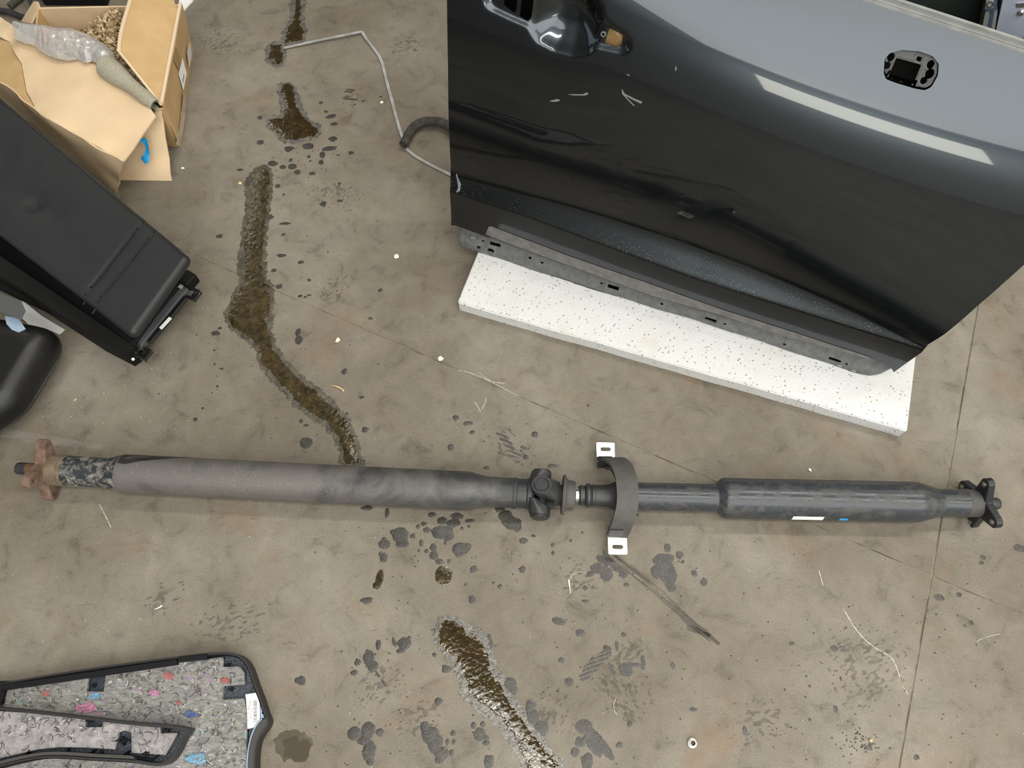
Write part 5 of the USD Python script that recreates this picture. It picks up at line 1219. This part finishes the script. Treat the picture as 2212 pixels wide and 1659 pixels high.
scrap(395, 364, 7, 'paper_scrap', paper_white, 'white paper scrap near the lower flap of the cardboard box', 'paper scrap', seed=6, flat=.15, st=(1, .6), ang=-.3)
scrap(165, 863, 7, 'wood_chip', wood_chip, 'small tan wood chip right of the rounded headrest', 'wood chip', seed=7, st=(1, .4), ang=.9)
scrap(1271, 877, 6, 'wood_chip', rust_orange, 'small rusty brown chip on the floor in front of the foam board', 'wood chip', seed=9, st=(1, .5))
scrap(1880, 1598, 5, 'wood_chip', wood_chip, 'pale chip in the patch of dark crumbs, lower right', 'wood chip', seed=10)
scrap(1749, 1016, 5, 'paper_scrap', paper_white, 'small white scrap just above the thick rear tube', 'paper scrap', seed=13)
obj('twig', tube(spline(Ws([(716, 832, .002), (728, 835, .003), (738, 840, .003), (743, 845, .002)]), 14), np.linspace(.0010, .0024, 14), 8), wood_chip, smooth=True, label='pale curved wood splinter beside the oil trail', cat='splinter')
obj('splinter', tube(spline(Ws([(1228, 1252, .0015), (1230, 1265, .0015), (1232, 1282, .0015)]), 10), np.linspace(.0022, .0007, 10), 8), paper_scrap, smooth=True, label='white thin splinter on the floor below the universal joint', cat='splinter')
obj('splinter', tube(spline(Ws([(333, 1316, .002), (342, 1313, .002), (350, 1308, .003)]), 10), np.linspace(.0006, .0022, 10), 8), paper_white, smooth=True, label='tiny white splinter on bare floor above the large trim panel', cat='splinter')
n_ = thing('flange_nut', 'small steel flange nut lying on the floor at the bottom edge', 'nut', W(1495, 1605, 0))
nc = W(1495, 1605, 0)
obj('flange', lathe([(0.0004, .0045), (0.0004, .0092), (.0022, .0090), (.0030, .0075), (.0030, .0045)], nc, np.array([0.02, -0.05, 1.0]), 32), nut_steel, n_, smooth=30)
hexa = Polygon([(0.0070 * math.cos(k * math.pi / 3), 0.0070 * math.sin(k * math.pi / 3)) for k in range(6)]).difference(Point(0, 0).buffer(.0045))
hm_ = prism(hexa, .003, .0085); hm_.apply_translation([nc[0], nc[1], 0]); obj('hexagon', hm_, nut_steel, n_, smooth=20)

# ------------------------------------------------------------------ oil on the floor
def px_film(pts, holes=None, wob=0.004, seed=0, res=0.0022, rise=0.0009, width=0.004, wfreq=70, rough=0.0, extra=None, z0=0.0004):
    q = wpoly(pts, 0.0); pad = 0.012
    def f(P):
        v = poly_sdf(P, q) + wob * 1.6 * nz(P, wfreq, seed, 4) + wob * 0.9 * nz(P, wfreq * 3.2, seed + 3, 2)
        if extra is not None: v = extra(P, v)
        return v
    return film(f, (q[:, 0].min() - pad, q[:, 0].max() + pad, q[:, 1].min() - pad, q[:, 1].max() + pad), res, z0, rise, width, rough)
P1 = [(622, -60), (660, -60), (662, 0), (658, 40), (664, 70), (660, 88), (640, 98), (616, 102), (620, 118), (612, 140), (598, 147), (582, 142), (573, 130), (573, 102), (580, 92), (606, 88), (610, 70), (617, 56), (626, 40), (626, 0)]
P2 = [(600, 184), (612, 177), (628, 177), (640, 186), (648, 212), (656, 236), (668, 258), (692, 272), (697, 288), (680, 300), (655, 307), (630, 312), (610, 308), (596, 294), (576, 274), (573, 258), (590, 250), (606, 250), (604, 220), (598, 198)]
P3 = [(548, 362), (566, 355), (586, 360), (592, 384), (588, 425), (582, 470), (577, 530), (577, 596), (590, 620), (593, 655), (588, 690), (588, 715), (600, 752), (620, 780), (645, 805), (690, 838), (722, 868), (755, 905), (772, 950), (780, 980), (790, 1010), (738, 1012), (733, 985), (724, 955), (700, 922), (668, 904), (632, 872), (600, 838), (575, 808), (558, 782), (548, 752), (520, 728), (500, 714), (486, 694), (486, 672), (500, 640), (516, 612), (512, 580), (518, 530), (525, 480), (530, 430), (527, 395)]
P4 = [(946, 1336), (965, 1330), (990, 1332), (1008, 1342), (1022, 1356), (1040, 1352), (1042, 1366), (1060, 1385), (1068, 1415), (1078, 1448), (1098, 1480), (1118, 1515), (1142, 1548), (1165, 1582), (1192, 1618), (1216, 1650), (1250, 1700), (1140, 1700), (1118, 1640), (1095, 1600), (1075, 1572), (1045, 1548), (1015, 1520), (994, 1500), (988, 1470), (978, 1440), (962, 1420), (946, 1406), (938, 1380), (936, 1362)]
def puddle(pts, m, label, seed, em=oil_edge):
    """the wrinkled pale skin at the edge and the deep oil inside it"""
    x = thing('oil_puddle', label, 'oil puddle', (*wpoly(pts, 0).mean(0), 0.0))
    obj('puddle_edge', px_film(pts, seed=seed, wob=0.013, wfreq=90, res=.0016, rise=.0004, rough=.0010), em, x, smooth=True, label='thin puckered edge of the puddle')
    q = wpoly(pts, 0.0)
    obj('deep_oil', px_film(pts, seed=seed + 9, wob=0.012, wfreq=80, res=.0016, rise=.0010, z0=.0009, width=.007, rough=.00045 if m is not oil_amber else .0008, extra=lambda P, v: v - 0.0075 - 0.010 * meshkit.noise(np.c_[P * 14, 0 * P[:, 0]], seed)), m, x, smooth=True, label='dark glossy oil')
puddle(P1, oil_bright, 'glistening oil trail at the top edge, crossed by the end of the grey strap', 21)
puddle(P2, oil_bright, 'glistening bell shaped oil puddle left of the grey packing strap', 22)
puddle(P3, oil_amber, 'long brown oil trail curving down to the front tube of the propeller shaft', 23, plain('oil_edge_dark', (0.055, 0.048, 0.036), 0.14, bump=0.8, bscale=260, bdist=.002, col2=(0.10, 0.09, 0.07), nscale=40))
puddle(P4, oil_bright, 'broad sparkling oil stream running off the bottom edge', 24)

def blob_px(px, py, rx, ry, a=0.0):
    return (W2(px, py), rx * PXM, ry * PXM, a)
def blob_field(blobs, wob, seed, wf=90):
    def f(P):
        v = np.full(len(P), -1.0)
        for c, rx, ry, a in blobs:
            d = P - c; ca, sa = math.cos(a), math.sin(a); u = np.c_[d[:, 0] * ca + d[:, 1] * sa, -d[:, 0] * sa + d[:, 1] * ca]
            v = np.maximum(v, (1 - np.sqrt((u[:, 0] / rx) ** 2 + (u[:, 1] / ry) ** 2)) * min(rx, ry))
        return v + wob * 2.6 * nz(P, wf * 1.3, seed, 4)
    return f
def splash(blobs, label, seed, m=oil_soak, wob=0.003, res=0.0016, cut=None, name='oil_splash', cat_='oil stain', group=None):
    b = [blob_px(*q) for q in blobs]; f0 = blob_field(b, wob, seed)
    f = f0 if cut is None else (lambda P: np.minimum(f0(P), cut(P)))
    x0 = min(c[0] - max(rx, ry) for c, rx, ry, a in b) - .006; x1 = max(c[0] + max(rx, ry) for c, rx, ry, a in b) + .006
    y0 = min(c[1] - max(rx, ry) for c, rx, ry, a in b) - .006; y1 = max(c[1] + max(rx, ry) for c, rx, ry, a in b) + .006
    obj(name, film(f, (x0, x1, y0, y1), res, .0003, .0006, .003), m, smooth=True, label=label, cat=cat_, group=group)
def comb(px, py, ang, freq, duty):
    o = W2(px, py); d = np.array([math.cos(ang), math.sin(ang)])
    return lambda P: 0.002 * (np.sin(((P - o) @ d) * freq + 4 * nz(P, 30, 3)) + duty)
splash([(1433, 1208, 22, 12, .2), (1440, 1235, 20, 28, .3), (1420, 1235, 14, 14), (1447, 1265, 11, 14, .5)], 'ragged dark oil blot to the right below the lower bracket foot', 31)
splash([(1308, 1212, 22, 9, -.5), (1290, 1228, 16, 12), (1310, 1240, 14, 16), (1330, 1225, 20, 9, -.6), (1346, 1240, 9, 8), (1275, 1240, 9, 7)], 'oil smear split by bare streaks below the lower bracket foot', 32, cut=lambda P: 0.010 - 0.02 * np.abs(nz(P, 24, 5)) - .0035)
splash([(1092, 1115, 16, 14), (1102, 1128, 22, 16, -.6), (1116, 1134, 11, 15), (1080, 1100, 12, 9)], 'large dark teardrop of oil under the yoke of the universal joint', 33)
splash([(1283, 1437, 42, 12, .75), (1298, 1425, 30, 10, .75), (1266, 1457, 18, 9, .8)], 'ridged boot sole print in oil, upper right of the sparkling stream', 34, cut=comb(1283, 1435, .78 + 1.1, 900, .55), m=oil_soak)
splash([(1262, 1570, 18, 14), (1283, 1590, 34, 10, -.9), (1303, 1612, 30, 9, -.9), (1278, 1610, 26, 8, -.9), (1253, 1603, 10, 10), (1243, 1625, 8, 8)], 'long parallel oil smears just right of the sparkling stream at the bottom', 35)
splash([(1352, 1447, 15, 14), (1370, 1436, 14, 5), (1389, 1430, 5, 16), (1321, 1443, 7, 7)], 'oil smudge with a thin arm, right of the ridged boot print', 36)
splash([(930, 1588, 18, 16), (942, 1606, 14, 18, -.5), (953, 1628, 13, 14), (950, 1640, 9, 8), (918, 1570, 10, 9)], 'elongated dark oil blot below left of the sparkling stream', 37)
splash([(766, 1585, 14, 13), (795, 1577, 14, 15), (787, 1600, 12, 9), (797, 1622, 13, 18), (800, 1645, 7, 8), (820, 1582, 8, 8)], 'cluster of round oil blots at the bottom, right of the large trim panel', 38)
splash([(797, 1422, 12, 18, .2), (806, 1440, 10, 12), (817, 1393, 6, 10), (816, 1457, 9, 3, -.9), (826, 1472, 12, 2, -.8)], 'comma shaped grey oil smear left of the sparkling stream head', 39)
splash([(873, 1390, 14, 13), (852, 1388, 4, 12, .4), (884, 1378, 5, 5), (866, 1405, 10, 5)], 'small ragged oil print left of the sparkling stream head', 40)
splash([(1145, 1530, 9, 18), (1150, 1548, 14, 14), (1170, 1573, 13, 14), (1101, 1477, 13, 13), (1108, 1490, 9, 10)], 'oil blots touching the right side of the sparkling stream', 41)
splash([(865, 1156, 19, 17), (870, 1174, 14, 10), (851, 1150, 8, 7), (890, 1158, 7, 6)], 'wrinkled oil blot under the front tube, left of the other blots there', 42, m=oil_soak)
splash([(955, 1150, 24, 15), (970, 1158, 12, 10), (980, 1130, 16, 9), (955, 1125, 12, 9), (988, 1115, 14, 8), (933, 1112, 9, 7), (962, 1170, 4, 7)], 'largest wrinkled oil blot directly under the front tube', 43)
splash([(994, 1186, 19, 14), (1008, 1180, 10, 7), (990, 1197, 8, 6)], 'wrinkled oil blot with a pointed right end, below the front tube', 44)
splash([(936, 1182, 7, 8), (937, 1200, 10, 10), (950, 1213, 9, 7), (970, 1212, 5, 6)], 'chain of pale round drops leading to the small amber puddle', 45)
splash([(830, 1176, 13, 11), (830, 1163, 5, 4), (829, 1205, 9, 11), (822, 1196, 4, 6)], 'two round oil blots one above the other, below the front tube', 46)
splash([(715, 252, 14, 7, .3), (722, 268, 10, 5)], 'dark oil blot right of the bell shaped puddle', 47)
splash([(666, 316, 15, 11)], 'grey oil blot touching the foot of the bell shaped puddle', 48)
splash([(712, 321, 22, 8, .15), (696, 335, 8, 12), (694, 350, 7, 8)], 'branching oil smear lower right of the bell shaped puddle', 49)
splash([(589, 353, 15, 9), (611, 361, 9, 7), (632, 360, 12, 10), (642, 372, 9, 9), (628, 346, 6, 7)], 'row of grey oil blots at the top of the long brown trail', 50)
splash([(644, 717, 7, 12), (646, 735, 9, 12)], 'upright double oil spot right of the long brown trail', 51)
splash([(1094, 955, 18, 8, -.6), (1108, 972, 22, 6, -.7), (1085, 942, 16, 6, -.5), (1130, 968, 8, 9), (1112, 985, 16, 4)], 'broken oil boot print above the universal joint', 52, cut=comb(1094, 955, 1.2, 700, .25))
splash([(755, 196, 16, 8), (755, 213, 22, 7, -.2), (766, 226, 5, 4)], 'faint oil boot print left of the grey packing strap', 53, cut=comb(755, 205, 1.4, 800, .2))
splash([(1206, 1343, 14, 8, -.3)], 'lone grey oil blot, right of the sparkling stream head', 54)
splash([(2198, 1182, 9, 7), (2206, 1186, 9, 7)], 'dark oil drop at the right edge of the picture', 55)
for k, (bl, lb_) in enumerate([([(819, 1253, 8, 18, -.25), (822, 1240, 6, 9), (814, 1264, 9, 8)], 'small upright amber oil puddle below the front tube'), ([(958, 1243, 18, 20)], 'small round amber oil puddle below the front tube')]):
    splash(bl, lb_, 60 + k, m=oil_amber, name='oil_puddle', cat_='oil puddle')

spots = [(720, 300, 13, 9), (758, 331, 8, 7), (1253, 1367, 9, 8), (625, 322, 13, 10), (561, 254, 7, 6), (563, 307, 10, 8), (731, 335, 6, 3), (667, 338, 5, 5), (670, 348, 4, 3), (674, 375, 9, 6), (519, 367, 10, 4), (599, 402, 7, 6), (733, 397, 4, 4), (698, 441, 9, 9), (613, 420, 4, 3), (693, 222, 5, 5), (785, 218, 6, 3), (822, 209, 5, 3), (705, 241, 6, 4), (615, 483, 15, 4), (612, 507, 6, 4), (608, 552, 11, 5), (650, 567, 7, 5), (474, 510, 8, 6), (603, 619, 8, 7), (592, 584, 7, 5), (590, 617, 4, 3), (649, 640, 6, 4), (660, 642, 5, 3), (668, 638, 6, 3), (668, 605, 5, 4), (467, 720, 11, 7), (476, 709, 6, 4), (800, 688, 6, 4), (822, 627, 6, 5), (744, 803, 7, 8), (789, 928, 8, 7), (660, 957, 13, 13), (651, 910, 5, 5), (662, 919, 7, 4), (422, 907, 5, 5), (749, 894, 5, 4), (782, 859, 6, 4), (464, 787, 3, 3), (463, 757, 3, 3), (480, 797, 3.5, 3), (470, 835, 3.5, 3), (438, 882, 3.5, 3), (735, 434, 9, 4), (584, 469, 8, 8), (974, 966, 6, 8), (1156, 938, 7, 9), (1020, 934, 6, 5), (985, 903, 8, 6), (1010, 915, 12, 5), (1136, 988, 6, 6), (1194, 1007, 12, 5), (1052, 1011, 8, 5), (1131, 1168, 9, 7), (1153, 1158, 5, 3.5), (1194, 1178, 4.5, 5), (1195, 1195, 4, 5), (1233, 1168, 3.5, 3.5), (1258, 1151, 3, 3), (1023, 1231, 9, 9), (1129, 1230, 7, 8), (1442, 1184, 8, 11), (1467, 1199, 8, 9), (1475, 1214, 4, 4), (1499, 1238, 6.5, 7), (1375, 1112, 4, 4), (793, 1097, 12, 6), (836, 1107, 5, 12), (793, 1298, 14, 7), (1020, 1296, 9, 9), (910, 1173, 5, 8), (922, 1191, 5, 5), (905, 1190, 3, 3), (1080, 1267, 5, 5), (1006, 1263, 3.5, 3), (1066, 1259, 3.5, 3), (903, 1138, 5, 5), (916, 1133, 7, 5), (998, 1142, 4, 4), (1013, 1138, 4, 4), (1015, 1126, 10, 5), (922, 1145, 8, 7), (773, 1431, 6, 7), (766, 1453, 7, 5), (939, 1415, 5, 4), (964, 1445, 10, 8), (1057, 1378, 6, 7), (1060, 1395, 6, 8), (948, 1515, 9, 7), (1035, 1586, 12, 12), (1050, 1594, 6, 6), (1023, 1567, 5, 6), (1043, 1564, 5, 6), (1050, 1605, 7, 4), (1057, 1645, 10, 12), (975, 1626, 5, 6), (967, 1602, 4, 5), (981, 1602, 4, 5), (979, 1584, 5, 5), (1213, 1426, 6, 6), (1228, 1473, 9, 8), (1312, 1403, 7, 9), (1333, 1395, 3.5, 10), (1347, 1371, 5, 5), (1453, 1438, 4, 7), (1497, 1533, 7, 4), (1361, 1563, 5, 5), (1338, 1609, 7, 6), (1267, 1647, 12, 16), (1609, 1578, 4, 9), (1522, 1257, 8, 9), (1353, 1263, 6, 4), (1264, 1270, 5, 6), (2123, 1205, 6, 5), (2120, 1216, 5, 4), (2029, 1291, 11, 7), (2072, 1285, 6, 5), (2098, 1346, 5, 6), (1710, 1391, 6, 5), (1802, 1401, 7, 6), (1816, 1466, 2, 5), (1879, 1613, 4, 7), (1979, 1636, 5, 5), (650, 1470, 10, 10), (1264, 1299, 7, 3), (2084, 1352, 3, 3), (1827, 1356, 2.5, 2.5), (1749, 1482, 3, 3), (1695, 1490, 2, 3), (1805, 1532, 4, 7), (1749, 1554, 3, 3), (1635, 1427, 2, 2)]
rng = np.random.default_rng(77); drops = []
extra = []
for cx_, cy_, sx, sy, n in [(660, 330, 70, 60, 60), (960, 1180, 120, 70, 45), (640, 560, 90, 160, 40), (1280, 1460, 130, 110, 50), (880, 1520, 110, 90, 45), (1850, 1480, 220, 110, 70), (1855, 1600, 22, 22, 60), (1050, 960, 120, 40, 18), (1440, 1300, 140, 90, 22), (500, 820, 70, 60, 12), (2090, 1300, 60, 70, 10)]:
    for _ in range(n): extra.append((rng.normal(cx_, sx), rng.normal(cy_, sy), rng.uniform(.8, 2.6), rng.uniform(.8, 2.2)))
wet = unary_union([Polygon(p).buffer(6) for p in (P1, P2, P3, P4)])
extra = [q for q in extra if not wet.contains(Point(q[0], q[1]))]
for k, (px, py, rx, ry) in enumerate(spots + extra):
    if px < 5 or py < 5 or px > 2207: continue
    c = W2(px, py); nth = 30 if rx > 3 else 9; th = np.linspace(0, 2 * np.pi, nth, endpoint=False)
    wv = 1 + 0.55 * (meshkit.fbm(np.c_[np.cos(th) * 1.4 + k * 3.1, np.sin(th) * 1.4, 0 * th], 3, 5) - .5) * 2 * (0.75 if rx > 3 else 0.5)
    a = 0.0; ring0 = np.c_[np.cos(th) * rx * PXM * wv, np.sin(th) * ry * PXM * wv]
    V = [np.r_[c, .0008]]; V += [np.r_[c + r * .75, .0007] for r in ring0]; V += [np.r_[c + r, .00025] for r in ring0]
    i = np.arange(nth); j = (i + 1) % nth
    F = np.vstack([np.stack([0 * i, 1 + i, 1 + j], 1), np.stack([1 + i, 1 + nth + i, 1 + nth + j], 1), np.stack([1 + i, 1 + nth + j, 1 + j], 1)])
    drops.append(trimesh.Trimesh(np.array(V), F, process=False))
obj('oil_spatter', cat(drops), oil_soak, smooth=True, label='small dark oil drops spattered all over the floor', cat='oil spatter', kind='stuff')
# worn-in marks of the slab: damp stain, scuffs, dusty streak, chalky scratches
def mark(pts, m, name, z=.00022, res=.004, wob=.006):
    obj(name, px_film(pts, seed=len(pts), wob=wob, wfreq=25, res=res, rise=.0, z0=z), m, fl, smooth=False)
def ell(cx_, cy_, rx, ry, n=20): return [(cx_ + rx * math.cos(t), cy_ + ry * math.sin(t)) for t in np.linspace(0, 2 * np.pi, n, endpoint=False)]
mark(ell(632, 1612, 44, 40), damp, 'damp_stain', wob=.02, res=.003)
mark(ell(640, 1620, 34, 34), damp, 'damp_stain', z=.0003, wob=.02, res=.003)
mark([(1300, 1185), (1330, 1195), (1380, 1230), (1440, 1285), (1490, 1330), (1560, 1390), (1550, 1398), (1480, 1345), (1420, 1290), (1360, 1240), (1300, 1200)], scuff, 'scuff_mark')
mark([(1480, 1348), (1500, 1352), (1535, 1372), (1530, 1378), (1485, 1360)], scuff, 'scuff_mark')
def grime(cx_, cy_, rx, ry, m, thr=.5, stretch=(60, 110), ang=0.0, seed=1, name='grime_mark', res=.0022):
    """broken-up soiling: fragments where a noise passes a threshold that rises away from the centre"""
    c = W2(cx_, cy_); rx, ry = rx * PXM, ry * PXM; ca, sa = math.cos(ang), math.sin(ang)
    def f(P):
        d = P - c; u = np.c_[d[:, 0] * ca + d[:, 1] * sa, -d[:, 0] * sa + d[:, 1] * ca]
        r2 = (u[:, 0] / rx) ** 2 + (u[:, 1] / ry) ** 2
        return 0.01 * (meshkit.fbm(np.c_[u * stretch, np.full(len(u), seed * .7)], 4, seed) - thr - 0.16 * r2)
    R_ = max(rx, ry) * 1.3
    obj(name, film(f, (c[0] - R_, c[0] + R_, c[1] - R_, c[1] + R_), res, .00024, 0.0, .01), m, fl, smooth=False)
for k, (cx_, cy_, rx, ry, an) in enumerate([(1185, 1540, 60, 70, .9), (1345, 1500, 60, 45, -.7), (900, 1550, 55, 40, .2), (730, 420, 60, 110, 1.2), (360, 1290, 50, 40, .3), (1095, 960, 70, 40, -.7), (760, 210, 50, 50, .2), (1350, 1420, 60, 40, .5), (1250, 1250, 60, 40, .4), (720, 620, 60, 50, .8), (1640, 1560, 110, 60, .1), (500, 1340, 80, 50, .2), (1860, 1440, 100, 90, .4), (820, 1480, 60, 60, .5), (480, 90, 60, 90, .7), (880, 100, 50, 50, .2)]):
    grime(cx_, cy_, rx, ry, grime_film, .535 if k != 1 else .505, (120, 230), an, k + 2)
mark([(5, 925), (60, 934), (130, 945), (220, 960), (220, 972), (120, 962), (40, 950), (0, 944)], haze_mark, 'dust_streak')
def scratch(px, w=.0011):
    obj('chalk_scratch', flat_strap([(*p, .0003) for p in np.array(spline(np.c_[np.array(px, float), np.zeros(len(px))], 30))[:, :2]], w, .0003, .0002), chalk, fl, smooth=False)
scratch([(1822, 1315), (1840, 1346), (1862, 1375), (1895, 1402), (1926, 1422), (1936, 1440), (1944, 1462)], .0016)
scratch([(1769, 1233), (1774, 1250), (1778, 1266)], .0014); scratch([(1949, 1482), (1955, 1490), (1961, 1500)], .001)
scratch([(2110, 1385), (2135, 1375), (2160, 1370)], .0008); scratch([(1024, 868), (1032, 878), (1038, 890)], .0012); scratch([(1050, 860), (1047, 872), (1040, 884)], .0012)
scratch([(990, 800), (1040, 815), (1080, 835), (1120, 855)], .0012); scratch([(1035, 805), (1060, 822), (1090, 828)], .0010); scratch([(1330, 1510), (1326, 1530), (1334, 1545)], .0010)
scratch([(215, 1090), (228, 1115), (240, 1140)], .0014); scratch([(1230, 1250), (1250, 1236), (1270, 1240)], .0008); scratch([(1080, 400), (1088, 402), (1095, 402)], .001)
# sand grains and white grit
rng = np.random.default_rng(5); gr = []; ico = trimesh.creation.icosphere(0, 1.0)
NOGO = unary_union([Polygon(p) for p in ([(0, 0), (430, 0), (430, 330), (380, 400), (420, 620), (300, 790), (0, 940)], [(940, 0), (2212, 0), (2212, 620), (1980, 960), (970, 680)], [(0, 1400), (600, 1380), (600, 1659), (0, 1659)], [(20, 930), (2180, 1020), (2180, 1160), (20, 1130)], P1, P2, P3, P4)]).buffer(4)
for k in range(420):
    px, py = rng.uniform(0, 2212), rng.uniform(0, 1659)
    if k % 5 == 0: px, py = rng.normal(240, 140), rng.normal(880, 90)
    if NOGO.contains(Point(px, py)) or any(abs(px - q[0]) < q[2] + 4 and abs(py - q[1]) < q[3] + 4 for q in spots + extra): continue
    m_ = ico.copy(); m_.apply_scale(rng.uniform(.0004, .0011)); m_.apply_translation([*W2(px, py), .0007]); gr.append(m_)
obj('white_grit', cat(gr), paper_scrap, smooth=False, label='tiny pale grains of grit scattered over the floor', cat='grit', kind='stuff')
